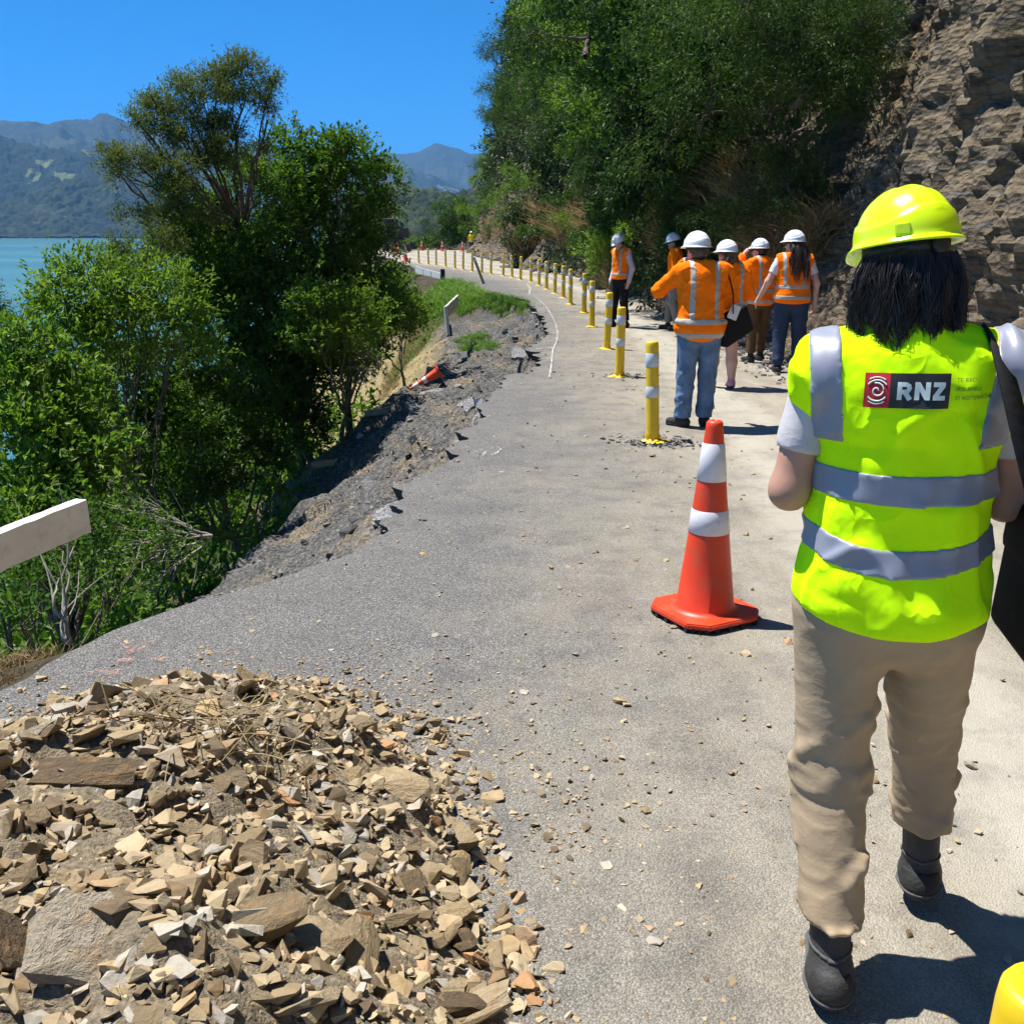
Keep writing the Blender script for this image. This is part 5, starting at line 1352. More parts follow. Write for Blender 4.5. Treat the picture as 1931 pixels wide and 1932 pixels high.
def hand_prims(w, d, up, curl=.5, side=1, s=1.0):
    """palm and five bent fingers; d = pointing direction, up = back of the hand"""
    w, d, up = np.asarray(w, float), unit(np.asarray(d, float)), unit(np.asarray(up, float))
    sd = unit(np.cross(d, up)) * side; up = np.cross(sd * side, d)
    pr = [('cap', w, w + d * .045 * s, .026 * s, .030 * s, .02), ('cap', w + d * .06 * s - sd * .02 * s, w + d * .06 * s + sd * .022 * s, .017 * s, .017 * s, .02)]
    for i, (o, l) in enumerate(((-.030, .062), (-.011, .074), (.010, .080), (.030, .070))):
        b = w + d * .078 * s + sd * o * s; d1 = unit(d - up * curl * .6); d2 = unit(d - up * curl * 1.7); d3 = unit(d * .5 - up * curl * 2)
        k1 = b + d1 * l * .45 * s; k2 = k1 + d2 * l * .32 * s; k3 = k2 + d3 * l * .23 * s
        pr += [('cap', b, k1, .0098 * s, .009 * s, .006), ('cap', k1, k2, .009 * s, .0082 * s, .004), ('cap', k2, k3, .0082 * s, .007 * s, .004)]
    b = w + d * .028 * s + sd * .030 * s; k1 = b + unit(d * .6 + sd * .8 - up * .2) * .035 * s; k2 = k1 + unit(d * .9 + sd * .2 - up * .4) * .03 * s
    pr += [('cap', b, k1, .0125 * s, .0105 * s, .01), ('cap', k1, k2, .0105 * s, .0085 * s, .004)]
    return pr
def head_prims(c, M, fem=False):
    c = np.asarray(c, float); M = np.asarray(M, float)
    T = lambda x, y, z: c + M @ np.array([x, y, z])
    pr = [('ell', T(0, -.012, .02), (.074, .093, .098), M), ('ell', T(0, .030, -.045), (.056, .062, .075), M, .03), ('cap', T(0, .062, -.098), T(0, .05, -.095), .024, .026, .03),
          ('cap', T(0, .088, .012), T(0, .108, -.028), .008, .013, .012), ('ell', T(.073, -.008, -.012), (.011, .021, .032), M, .008), ('ell', T(-.073, -.008, -.012), (.011, .021, .032), M, .008),
          ('cap', T(-.03, .080, .028), T(.03, .080, .028), .011, .011, .015), ('cap', T(-.018, .086, -.062), T(.018, .086, -.062), .008, .008, .012)]
    return pr, T
def hair_strands(parent, roots, dirs, length, seed, mat, wav=.012, width=.0026, grav=.6, n=7, name='hair', clampf=None):
    rg = np.random.default_rng(seed); parts = []
    for r, d in zip(roots, dirs):
        an_ = math.atan2(d[1], d[0]); L_ = length * (1 + .16 * math.sin(an_ * 9 + seed) + .08 * math.sin(an_ * 23)) * rg.uniform(.82, 1.08); p = r.copy(); v = unit(d); pts = [p.copy()]; ph = an_ * 14 + rg.normal() * .5; st = L_ / (n - 1)
        sdv = unit(np.cross(v, [0, 0, 1.0]) + 1e-6)
        for i in range(n - 1):
            v = unit(v + np.array([0, 0, -grav * .55]) - unit(np.array([d[0], d[1], 0])) * (.22 * i / n) + rg.normal(size=3) * .04)
            p = p + v * st
            q = p + sdv * wav * math.sin(ph + i * 1.1) * min(1, i / 3)
            if clampf is not None: q = clampf(q)
            pts.append(q)
        parts.append(tube(np.array(pts), np.linspace(width, width * .45, n), 3))
    V, F = join(parts); return obj(name, V, F, mat, parent, True)

def rotz(a): c, s_ = math.cos(a), math.sin(a); return np.array([[c, -s_, 0], [s_, c, 0], [0, 0, 1]])
def person(label, loc, rz, sc, J, look, vox=.012, seed=1, group='road visitors in hi-vis clothing'):
    """J: joints (metres, facing +y, figure 1.72 m tall); look: clothes"""
    e = empty('person', loc, rz); e.scale = (sc,) * 3; tag(e, label, 'person', group)
    g = lambda k, d: np.array(J.get(k, d), float)
    hipL, hipR = g('hipL', (-.095, -.01, .90)), g('hipR', (.095, -.01, .90)); kL, kR = g('kneeL', (-.11, .0, .49)), g('kneeR', (.11, .0, .49)); aL, aR = g('ankL', (-.12, -.03, .10)), g('ankR', (.12, -.03, .10))
    fL, fR = g('footL', (-.15, 1, 0)), g('footR', (.15, 1, 0))
    shL, shR = g('shL', (-.185, -.01, 1.395)), g('shR', (.185, -.01, 1.395)); eL, eR = g('elL', (-.25, -.03, 1.12)), g('elR', (.25, -.03, 1.12)); wL, wR = g('wrL', (-.26, .06, .88)), g('wrR', (.26, .06, .88))
    hc = g('head', (0, .02, 1.585)); Mh = np.array(Euler((J.get('nod', 0), J.get('roll', 0), J.get('turn', 0))).to_matrix())
    bw = look.get('bulk', 1.0); b_ = lambda x: x * bw
    torso = [('ell', (0, 0, 1.30), (b_(.178), b_(.122), .19), None), ('ell', (0, -.004, 1.10), (b_(.168), b_(.122), .19), None), ('ell', (0, -.012, .94), (b_(.188), b_(.138), .15), None),
             ('cap', shL * .85 + np.array([0, 0, .2]), shR * .85 + np.array([0, 0, .2]), .062, .062), ('cap', (0, -.012, 1.455), (0, -.012, 1.40), .06, .08)]
    torso[3] = ('cap', np.array([shL[0] * .82, shL[1], shL[2]]), np.array([shR[0] * .82, shR[1], shR[2]]), .064, .064)
    ar = look.get('arm', .046)
    armL = [('cap', shL, eL, ar * 1.12, ar * .92), ('cap', eL, wL, ar * .90, .027)]; armR = [('cap', shR, eR, ar * 1.12, ar * .92), ('cap', eR, wR, ar * .90, .027)]
    hp, T = head_prims(hc, Mh)
    hdL, hdR = unit(J.get('hdL', wL - eL)), unit(J.get('hdR', wR - eR))
    hands = hand_prims(wL, hdL, J.get('huL', (-1, .2, .1)), J.get('curl', .5), 1) + hand_prims(wR, hdR, J.get('huR', (1, .2, .1)), J.get('curl', .5), -1)
    core = [('ell', (0, 0, 1.28), (.15, .095, .17), None), ('ell', (0, 0, 1.08), (.14, .095, .18), None), ('ell', (0, -.01, .94), (.155, .105, .12), None)]
    lr = look.get('leg_r', (.066, .045, .034))
    legs = [('cap', hipL, kL, lr[0], lr[1]), ('cap', kL, kL * .55 + aL * .45 + np.array([0, -.012, 0]), lr[1], lr[1] * 1.02), ('cap', kL * .55 + aL * .45 + np.array([0, -.012, 0]), aL, lr[1] * 1.02, lr[2]),
            ('cap', hipR, kR, lr[0], lr[1]), ('cap', kR, kR * .55 + aR * .45 + np.array([0, -.012, 0]), lr[1], lr[1] * 1.02), ('cap', kR * .55 + aR * .45 + np.array([0, -.012, 0]), aR, lr[1] * 1.02, lr[2])]
    neck = [('cap', (0, -.012, 1.42), hc + np.array([0, -.015, -.05]), .054, .050)]
    allp = core + neck + hp + armL + armR + hands + legs
    pts = np.array([q for pr in allp for q in ([pr[1], pr[2]] if pr[0] == 'cap' else [pr[1]])])
    lo, hi = pts.min(0) - .16, pts.max(0) + .16
    mesh_sdf('body', sdf(allp, .028), lo, hi, look.get('vbody', vox * 1.5), look['skin'], e)
    for x in (-.030, .030):
        V, F = lathe([(.0001, -.010), (.007, -.007), (.010, 0), (.007, .007), (.0001, .010)], 10, False); obj('eye', V, F, M_eye, e, True, loc=T(x, .079, .010))
    V, F = tube(np.array([T(-.02, .090, -.060), T(0, .097, -.060), T(.02, .090, -.060)]), .0045, 6); obj('mouth', V, F, M_lip, e, True)
    # legs
    trm = look.get('trousers')
    if trm:
        tr = look.get('tr_r', (.100, .078, .066)); zc = look.get('cuff', .14)
        P_ = [('cap', hipL + np.array([0, 0, -.02]), kL, tr[0], tr[1]), ('cap', kL, aL, tr[1], tr[2]), ('cap', hipR + np.array([0, 0, -.02]), kR, tr[0], tr[1]), ('cap', kR, aR, tr[1], tr[2])]
        pel = [('ell', (0, -.014, .93), (b_(.192), b_(.142), .16), None)]
        fl_ = look.get('folds'); rg = np.random.default_rng(seed + 5); folds = []
        if fl_:
            for k_, a_, h_ in ((kL, aL, hipL), (kR, aR, hipR)):
                for q in range(fl_):
                    t = rg.uniform(-.55, 1.0) if q > 3 else rg.uniform(.7, 1.0)
                    c_ = k_ + (a_ - k_) * t if t >= 0 else k_ + (h_ - k_) * (-t)
                    r_ = tr[1] + (tr[2] - tr[1]) * t if t >= 0 else tr[1] + (tr[0] - tr[1]) * (-t)
                    a0 = rg.uniform(0, 6.28); da = rg.uniform(1.0, 2.3); sl = rg.normal() * .05
                    pa = [c_ + np.array([math.cos(a0 + da * w_) * r_ * .99, math.sin(a0 + da * w_) * r_ * .99, sl * (w_ - .5) * 2 + .018 * math.sin(w_ * 3.1)]) for w_ in np.linspace(0, 1, 4)]
                    wd = rg.uniform(.007, .0115)
                    for i in range(3): folds.append(('cap', pa[i], pa[i + 1], wd * (.6 if i == 0 else 1), wd * (.5 if i == 2 else 1), .022))
        fleg = [sdf(P_[:2], .03), sdf(P_[2:], .03)]; fp = sdf(pel); ff = sdf(folds, .018) if folds else None
        def ftr(p):
            l, r = fleg[0](p), fleg[1](p)
            d = smin(smin(l, r, .012), fp(p), .05)
            if ff is not None: d = smin(d, ff(p), .022)
            d = d + .003 * nz(p, 9, seed, (1, 1, 1.4)) + .0035 * np.abs(nz(p, 17, seed + 3, (.6, .6, 1.9))) * smooth(.95, .5, p[..., 2])
            cr = nz(p, 6.0, seed + 70, (.8, .8, 2.0)); cr2 = nz(p, 9.0, seed + 71, (1.0, 1.0, 1.5))
            wz = .35 + .65 * np.maximum(smooth(.18, .0, np.abs(p[..., 2] - .48)), smooth(.36, .22, p[..., 2]))
            d = d - wz * (.0050 * np.exp(-(cr / .09) ** 2) + .0025 * np.exp(-(cr2 / .09) ** 2))
            zcut = np.where(np.abs(p[..., 0] - aL[0]) < np.abs(p[..., 0] - aR[0]), zc + look.get('cuffL', 0), zc + look.get('cuffR', 0))
            return smax(smax(d, zcut - p[..., 2], .01), p[..., 2] - 1.05, .01)
        q = np.array([hipL, hipR, kL, kR, aL, aR])
        mesh_sdf('trousers', ftr, q.min(0) - .17, np.array([q.max(0)[0] + .17, q.max(0)[1] + .19, 1.08]), look.get('vtr', vox), trm, e)
    # shoes
    for a_, d_, lift, kn_ in ((aL, fL, J.get('heelL', 0), kL), (aR, fR, J.get('heelR', 0), kR)):
        up_ = unit(kn_ - a_)
        d_ = unit(np.array([d_[0], d_[1], 0.0])); sdv = np.array([d_[1], -d_[0], 0])
        heel = np.array([a_[0], a_[1], a_[2] - .10]) - d_ * .045; toe = heel + d_ * .215; toe[2] -= lift
        sh = look.get('shaft', .12); toeb = toe + np.array([0, 0, 0])
        pr = [('cap', heel + np.array([0, 0, .052]), heel + np.array([0, 0, .052]) + d_ * .05, .040, .042), ('cap', heel + d_ * .05 + np.array([0, 0, .055]), toe + np.array([0, 0, .040]) - d_ * .03, .044, .037, .03),
              ('cap', heel + d_ * .035 + np.array([0, 0, .06]), a_ + up_ * (sh - .08), .044, .046 if sh > .15 else .042, .03)]
        if sh > .15: pr.append(('cap', a_ + up_ * (sh - .09), a_ + up_ * (sh - .088), .052, .052, .01))
        fb = sdf(pr, .02); tilt = (toe[2] - heel[2]) / .215
        zsole = lambda p: (p[..., 2] - (heel[2] + ((p[..., :2] - heel[:2]) @ d_[:2].astype(np.float32)) * tilt))
        lo_, hi_ = np.minimum(heel, toe) - .09, np.maximum(heel, toe) + .11; hi_[2] = a_[2] + sh + .02
        mt = look['shoe']; vs = look.get('vshoe', vox * .8)
        bt = mesh_sdf('boot' if sh > .12 else 'shoe', lambda p: smax(smax(fb(p), .027 - zsole(p), .006), p[..., 2] - (a_[2] + sh - .03), .006), lo_, hi_, vs, mt, e)
        if look.get('detail'):
            zt = a_[2] + sh - .03
            mesh_sdf('collar_pad', lambda p: np.maximum(fb(p) - .006, np.abs(p[..., 2] - zt + .016) - .012), lo_, hi_, .005, M_pad, bt)
            mesh_sdf('heel_counter', lambda p: np.maximum(np.maximum(fb(p) - .003, np.abs(zsole(p) - .062) - .028), (p[..., :2] - heel[:2]) @ d_[:2].astype(np.float32) - .01), lo_, hi_, .005, M_sole, bt)
            mesh_sdf('midsole', lambda p: np.maximum(fb(p) - .0075, np.abs(zsole(p) - .034) - .004), lo_, hi_, .0045, M_pad, bt)
            mesh_sdf('trim_line', lambda p: np.maximum(fb(p) - .004, np.abs(zsole(p) - .115 - .25 * np.abs((p[..., :2] - heel[:2]) @ sdv[:2].astype(np.float32))) - .004), lo_, hi_, .004, M_pad, bt)
        mesh_sdf('sole', lambda p: smax(smax(fb(p) - .006, zsole(p) - .032, .004), -zsole(p) + .001, .004), lo_, hi_, vs, look.get('sole', M_sole), bt)
    # upper garments
    inf = look.get('inf', .018); hem = look.get('hem', .885); hc_ = look.get('hemc', .35)
    wr = look.get('wr', 1.0)
    ft = sdf(torso + ([('cap', np.array([shL[0], shL[1], shL[2] + .004]), np.array([shR[0], shR[1], shR[2] + .004]), .052, .052)]), .05)
    slv = look.get('sleeves')
    fa = sdf([('cap', shL, eL, .062, .056), ('cap', eL, wL, .056, .043)], .03), sdf([('cap', shR, eR, .062, .056), ('cap', eR, wR, .056, .043)], .03)
    def fwr(p):
        return wr * (.0050 * nz(p, 11, seed + 20, (1, 1, .8)) + .0032 * nz(p, 24, seed + 21, (1.2, 1, .6)) + .0030 * (1 - 2 * np.abs(nz(p, 9, seed + 22, (1.0, .8, 1.7))))
                     - .0065 * np.exp(-(nz(np.stack([p[..., 0] + .5 * p[..., 2], p[..., 1], p[..., 2] - .4 * p[..., 0]], -1), 5.5, seed + 23, (1.3, 1, .9)) / .12) ** 2)) * (.45 + .55 * smooth(hem, hem + .12, p[..., 2]))
    flare = look.get('flare', 0.0)
    def fvest(p):
        q = p
        if flare: 
            k_ = 1 + flare * smooth(1.1, .7, p[..., 2]); q = np.stack([p[..., 0] / k_, p[..., 1] / k_, p[..., 2]], -1)
        if hem < .80: 
            q = np.stack([q[..., 0], q[..., 1], np.maximum(q[..., 2], .93)], -1)
        d = ft(q) - inf
        if slv == 'jacket':
            d = smin(smin(d, fa[0](p) - .012, .03), fa[1](p) - .012, .03)
            cl = np.minimum(np.linalg.norm(p - wL, axis=-1), np.linalg.norm(p - wR, axis=-1))
            d = smax(d, .055 - cl, .008)
        else:
            d = smax(d, np.abs(p[..., 0]) - look.get('armhole', .226), .012)
        d = d + fwr(p)
        d = smax(d, hem + hc_ * p[..., 0] ** 2 - p[..., 2] if slv != 'jacket' else np.where(np.abs(p[..., 0]) < .26, hem + hc_ * p[..., 0] ** 2 - p[..., 2], -1), .008)
        d = smax(d, -(sd_ell(p, (0, .015, 1.53), (.082, .085, .085))), .01)
        return d
    q = np.array([shL, shR, eL, eR, wL, wR]) if slv == 'jacket' else np.array([shL, shR])
    lo_, hi_ = q.min(0) - .14, q.max(0) + .14; lo_[1] = min(lo_[1], -.24); hi_[1] = max(hi_[1], .22); lo_[2] = hem - .03; hi_[2] = max(1.56, hi_[2]) if slv == 'jacket' else 1.52
    if slv == 'jacket': lo_[2] = min(lo_[2], q[:, 2].min() - .1)
    lo_[0] = min(lo_[0], -.30); hi_[0] = max(hi_[0], .30)
    ve = mesh_sdf('jacket' if slv == 'jacket' else 'vest', fvest, lo_, hi_, look.get('vvest', vox), look['vest'], e)
    for bd in look.get('bands', []):
        mesh_sdf('reflective_band', lambda p, bd=bd: np.maximum(fvest(p) - .0035, bd(p)), lo_, hi_, look.get('vband', vox * .7), look.get('tape', M_refl2), ve)
    if slv in ('short', 'long'):
        sr_ = look.get('slv_r', .062); fs = sdf([('cap', shL, eL, sr_, sr_ * .96)], .02), sdf([('cap', shR, eR, sr_, sr_ * .96)], .02)
        for k_, (s0, e0, w0) in enumerate(((shL, eL, wL), (shR, eR, wR))):
            if slv == 'short':
                ax = unit(e0 - s0); cutl = look.get('sleeve_len', .17)
                f_ = lambda p, k_=k_, s0=s0, ax=ax: smax(fs[k_](p) + .003 * nz(p, 18, seed + 31), (p - s0) @ ax.astype(np.float32) - cutl, .006)
            else:
                f_ = lambda p, k_=k_, w0=w0: smax(fa[k_](p) + .004 * nz(p, 16, seed + 31), .03 - np.linalg.norm(p - w0, axis=-1), .006)
            qq = np.array([s0, e0, w0]); mesh_sdf('sleeve', f_, qq.min(0) - .11, qq.max(0) + .11, vox * .8, look['shirt'], e)
        if look.get('collar'): mesh_sdf('collar', lambda p: smax(sd_cap(p, (0, -.012, 1.40), (0, -.005, 1.50), .068, .064), p[..., 2] - 1.50 - .2 * p[..., 1], .005), (-.1, -.12, 1.4), (.1, .1, 1.53), vox * .7, look['shirt'], e)
    # helmet and hair
    hm = hc + Mh @ np.array([0, -.005, .058])
    if look.get('helmet') is not None:
        hs_ = look.get('hsc', .94); hm = hm + Mh @ np.array([0, 0, .128 * (1 - hs_) * .8])
        h_ = helmet(e, look['helmet'], hm, 0, hs_, 0, look.get('peak', .045), look.get('drop', .018), detail=look.get('detail', False)); h_.rotation_euler = Matrix((Mh @ np.array(Euler((look.get('htilt', 0), 0, 0)).to_matrix())).tolist()).to_euler()
    hr = look.get('hair')
    if hr == 'short':
        mesh_sdf('hair', lambda p: smax(sd_ell(p, hc + Mh @ np.array([0, -.02, .01]), (.082, .096, .098), Mh) + .002 * nz(p, 90, 3), ((p - hc) @ Mh.astype(np.float32))[..., 1] - .01 - .4 * ((p - hc) @ Mh.astype(np.float32))[..., 2], .006), hc - .13, hc + .13, vox * .7, look['hairm'], e)
    elif hr:
        rg = np.random.default_rng(seed + 9); n_ = look.get('strands', 380)
        an = rg.uniform(math.pi * 1.02, math.pi * 1.98, n_) if hr != 'full' else rg.uniform(math.pi * .93, math.pi * 2.07, n_)
        zz = rg.uniform(-.03, .055, n_)
        ro = np.stack([np.cos(an) * .085, np.sin(an) * .100 - .012, zz], -1); ho = look.get('hair_out', .5); di = np.stack([np.cos(an) * ho * 1.1, np.sin(an) * ho * .9, np.full(n_, -.4)], -1)
        ro = hc + ro @ Mh.T; di = di @ Mh.T
        base = sdf([('ell', hc + Mh @ np.array([0, -.02, .0]), (.088, .10, .10), Mh), ('ell', hc + Mh @ np.array([0, -.055, -.08]) + np.array(look.get('hair_off', (0, 0, 0))), look.get('hair_r', (.085, .06, .10)), None)], .04)
        mesh_sdf('hair_mass', lambda p: smax(base(p) + .004 * nz(p, 40, 7, (1, 1, .25)), ((p - hc) @ Mh.astype(np.float32))[..., 1] - .035, .01), hc - .25, hc + np.array([.25, .25, .14]), vox * .7, look['hairm'], e)
        hair_strands(e, ro, di, look.get('hair_len', .24), seed + 10, look['hairm'], look.get('wav', .010), look.get('hw', .0028))
    return e, ve
def zband(z0, w_, sx=0.0, slope=0.0): return lambda p: np.abs(p[..., 2] - z0 - sx * p[..., 0] ** 2 - slope * p[..., 0]) - w_ / 2
def vband(x0, w_, zlo, lean=0.0, hi=9, sg=1): return lambda p: np.maximum(np.maximum(np.abs(sg * p[..., 0] - x0 - lean * (p[..., 2] - 1.2)) - w_ / 2, zlo - p[..., 2]), p[..., 2] - hi)

# ---------------------------------------------------------------- the woman in the lime vest
wx, wy = 0.815, 2.05
J = dict(kneeL=(-.085, -.03, .50), ankL=(-.055, -.17, .115), kneeR=(.135, .20, .52), ankR=(.175, .27, .125), footL=(-.06, 1, 0), footR=(.10, 1, 0), heelR=.02,
         shL=(-.180, -.005, 1.395), shR=(.180, .0, 1.405), elL=(-.222, -.02, 1.145), wrL=(-.14, .21, 1.20), elR=(.218, .07, 1.13), wrR=(.15, .26, 1.2), head=(-.035, .02, 1.585), turn=rad(33), nod=-.06, roll=-.03,
         huL=(-.6, 0, .8), huR=(.6, 0, .8))
look = dict(skin=M_skin, trousers=M_khaki, tr_r=(.099, .078, .067), cuff=.175, cuffL=.025, cuffR=.06, folds=17, shoe=M_boot, shaft=.245, vest=M_lime, inf=.024, hem=.875, hemc=.9, flare=.07, armhole=.236, wr=1.35, sleeves='short', shirt=M_tee, sleeve_len=.165, tape=M_refl,
            bands=[zband(1.185, .062, .15, .02), zband(1.035, .058, .9, .015), vband(.148, .062, 1.27, .10), vband(.148, .062, 1.27, .10, sg=-1)], helmet=M_hyl, peak=.030, drop=.026, hsc=.79, bulk=.94, slv_r=.054, detail=True, htilt=-.10,
            hair='full', hairm=M_hblk, strands=2500, hair_len=.112, hair_r=(.088, .072, .085), hair_off=(-.012, .01, .012), wav=.009, hw=.0009, hair_out=.33, arm=.043, vvest=.0075, vband=.005, vtr=.008, vshoe=.006, vbody=.010)
woman, wvest = person('woman in a lime hi-vis vest and yellow helmet walking away in the foreground', (wx, wy, 0), rad(-16), 1.0, J, look, .009, 40)
# printed patch on her back, projected onto the cloth
bpy.context.view_layer.update()
_V = [v.co.copy() for v in wvest.data.vertices]; bv = BVHTree.FromPolygons(_V, [tuple(p.vertices) for p in wvest.data.polygons])
tl, tr_ = P(1625, 712, wy), P(1766, 701, wy)
x0, x1 = -.096, .058; z1 = 1.418; hgt = .0665; slope = .035
def onto(x, z, off):
    h_ = bv.ray_cast(Vector((x, -1.0, z)), Vector((0, 1, 0)))
    y = h_[0].y if h_[0] is not None else -.15
    return (x, y - off, z)
def patch(name, a, b, c, d, mat, off, n=14, m_=8, par=None):
    """rectangle in patch units a..b across, c..d up (0..1)"""
    V = []
    for i in range(n + 1):
        for j in range(m_ + 1):
            fx = a + (b - a) * i / n; fz = c + (d - c) * j / m_; x = x0 + (x1 - x0) * fx
            V.append(onto(x, z1 - hgt * (1 - fz) + slope * (x - (x0 + x1) / 2), off))
    return obj(name, np.array(V), grid_faces(n + 1, m_ + 1), mat, par or wvest, True)
M_pred = plain('print_red', (0.50, 0.015, 0.025), .5, .05); M_pblk = plain('print_black', (0.018, 0.016, 0.015), .5, .1); M_pwht = plain('print_white', (0.66, 0.76, 0.72), .5, .04); M_pink_ = plain('print_grey', (0.10, 0.14, 0.03), .6)
lp = patch('print_panel', 0.30, 1.0, 0, 1, M_pblk, .0045); patch('print_panel', 0.0, 0.30, 0, 1, M_pred, .0045, 6)
def text_mesh(body, size, bold=0.0):
    cu = bpy.data.curves.new('print_text', 'FONT'); cu.body = body; cu.size = size; cu.offset = bold; cu.resolution_u = 4
    o = bpy.data.objects.new('print_text', cu); COL.objects.link(o); bpy.context.view_layer.update()
    me = bpy.data.meshes.new_from_object(o.evaluated_get(bpy.context.evaluated_depsgraph_get())); bpy.data.objects.remove(o); bpy.data.curves.remove(cu)
    bm = bmesh.new(); bm.from_mesh(me); bmesh.ops.triangulate(bm, faces=bm.faces); bmesh.ops.subdivide_edges(bm, edges=[e_ for e_ in bm.edges if e_.calc_length() > .012], cuts=2); bmesh.ops.triangulate(bm, faces=bm.faces); bm.to_mesh(me); bm.free()
    return me
def put_text(body, a, b, c, d, mat, off, bold=0.0, name='lettering'):
    me = text_mesh(body, .05, bold)
    n = len(me.vertices); co_ = np.zeros(n * 3); me.vertices.foreach_get('co', co_); co_ = co_.reshape(-1, 3)
    mn, mx_ = co_.min(0), co_.max(0); out = []
    for q in co_:
        fx = a + (b - a) * (q[0] - mn[0]) / (mx_[0] - mn[0]); fz = c + (d - c) * (q[1] - mn[1]) / (mx_[1] - mn[1]); x = x0 + (x1 - x0) * fx
        out.append(onto(x, z1 - hgt * (1 - fz) + slope * (x - (x0 + x1) / 2), off))
    me.vertices.foreach_set('co', np.array(out).ravel()); me.update(); link(name, me, mat, wvest)
def ribbon(pts, w_, k):
    pts = np.array(pts, float); q = np.stack([np.interp(np.linspace(0, 1, 14), np.linspace(0, 1, len(pts)), pts[:, c]) for c in (0, 1)], -1) if len(pts) == 2 else pts
    tg = unit(np.gradient(q, axis=0)); nn = np.stack([-tg[:, 1], tg[:, 0]], -1) * w_ / 2; V = []
    for s_ in (1, -1):
        for a_ in q + s_ * nn:
            x = x0 + a_[0]; V.append(onto(x, z1 - hgt + a_[1] + slope * (x - (x0 + x1) / 2), .0062 + .00035 * k))
    n = len(q); return np.array(V), np.array([(i, i + 1, n + i + 1, n + i) for i in range(n - 1)])
pw = x1 - x0; lz, lt = .0165, .0505; sw = .0088; LH = lt - lz
def letter(strokes):
    V, F = join([ribbon(s_, sw, k) for k, s_ in enumerate(strokes)]); obj('letter', V, F, M_pwht, wvest)
xa = .415 * pw
letter([[(xa, lz), (xa, lt)], [(xa, lt - sw / 2), (xa + .012, lt - sw / 2)] and [(xa + .002, lt - sw / 2), (xa + .011, lt - sw / 2), (xa + .0165, lt - .0075), (xa + .0175, lt - .0115), (xa + .0150, lt - .0165), (xa + .010, lt - .0185), (xa + .002, lt - .0185)], [(xa + .009, lt - .018), (xa + .0195, lz + .0005)]])
xb = xa + .0315
letter([[(xb, lz), (xb, lt)], [(xb + .0005, lt - .002), (xb + .0185, lz + .002)], [(xb + .019, lz), (xb + .019, lt)]])
xc = xb + .0285
letter([[(xc, lt - sw / 2), (xc + .021, lt - sw / 2)], [(xc + .0175, lt - .006), (xc + .0035, lz + .006)], [(xc, lz + sw / 2), (xc + .0215, lz + sw / 2)]])
for i, l_ in enumerate(('TE REO', 'IRIRANGI', 'O AOTEAROA')):
    put_text(l_, 1.07, 1.07 + (.24, .30, .44)[i], .74 - .25 * i, .86 - .25 * i, M_pink_, .0045)
# spiral emblem made of arcs
cx_, cz_ = .15, .5; prts = []
def emb(pts, w_):
    q = []
    for fx, fz in pts:
        x = x0 + (x1 - x0) * fx; q.append(onto(x, z1 - hgt * (1 - fz) + slope * (x - (x0 + x1) / 2), .0058))
    return tube(np.array(q), w_, 5)
ar_ = (x1 - x0) / hgt
def arc(r, a0, a1, n=14, oz=0): return [(cx_ + math.cos(t) * r / ar_, cz_ + oz + math.sin(t) * r) for t in np.linspace(a0, a1, n)]
sp = [(cx_ + math.cos(t) * (.03 + .024 * t) / ar_, cz_ + math.sin(t) * (.03 + .024 * t)) for t in np.linspace(0, 8.2, 34)]
prts.append(emb(sp, .0016)); prts.append(emb(arc(.30, rad(35), rad(145)), .0016)); prts.append(emb(arc(.38, rad(55), rad(125)), .0014)); prts.append(emb(arc(.30, rad(215), rad(325)), .0016)); prts.append(emb(arc(.38, rad(235), rad(305)), .0014))
V, F = join(prts); obj('emblem', V, F, M_pwht, wvest, True)

# shoulder bag and strap (hers)
def strap(pts, w_, th, mat, parent, name='strap'):
    pts = np.asarray(pts, float); t = np.linspace(0, len(pts) - 1, 40); pts = np.stack([np.interp(t, np.arange(len(pts)), pts[:, i]) for i in range(3)], -1)
    k = np.ones(5) / 5; sm = np.stack([np.convolve(np.pad(pts[:, i], 2, 'edge'), k, 'valid') for i in range(3)], -1)
    tg = unit(np.gradient(sm, axis=0)); out = sm - np.array([0, 0, 1.15]); out[:, 2] *= .4; out = unit(out); sd = unit(np.cross(tg, out)); out = np.cross(sd, tg)
    V = np.concatenate([sm + sd * w_ / 2 * a + out * th / 2 * b for a, b in ((-1, -1), (1, -1), (1, 1), (-1, 1))]); n = len(sm)
    F = [(q * n + i, q * n + i + 1, ((q + 1) % 4) * n + i + 1, ((q + 1) % 4) * n + i) for i in range(n - 1) for q in range(4)]
    return obj(name, V, F, mat, parent, True)
def bag(label, loc, rz, dims, strap_pts, w_, sc=1.0, tagm=None):
    e = empty('shoulder_bag', loc, rz); e.scale = (sc,) * 3; tag(e, label, 'bag', 'black shoulder bags')
    return e
eb = empty('shoulder_bag', (wx, wy, 0), rad(-16)); tag(eb, 'black shoulder bag hanging at the right hip of the lime-vested woman', 'bag', 'black shoulder bags')
bbox_obj('bag_body', (.11, .29, .29), M_blk, eb, .03, 4, loc=(.300, -.02, .985), rot=(0, .06, .1)); bbox_obj('bag_flap', (.116, .296, .13), M_blk, eb, .03, 3, loc=(.302, -.02, 1.075), rot=(0, .06, .1))
strap([(.29, .14, 1.12), (.262, .15, 1.25), (.20, .10, 1.42), (.140, .04, 1.487), (.140, -.06, 1.482), (.165, -.145, 1.385), (.205, -.178, 1.25), (.250, -.180, 1.13), (.29, -.15, 1.06)], .055, .006, M_blk, eb)
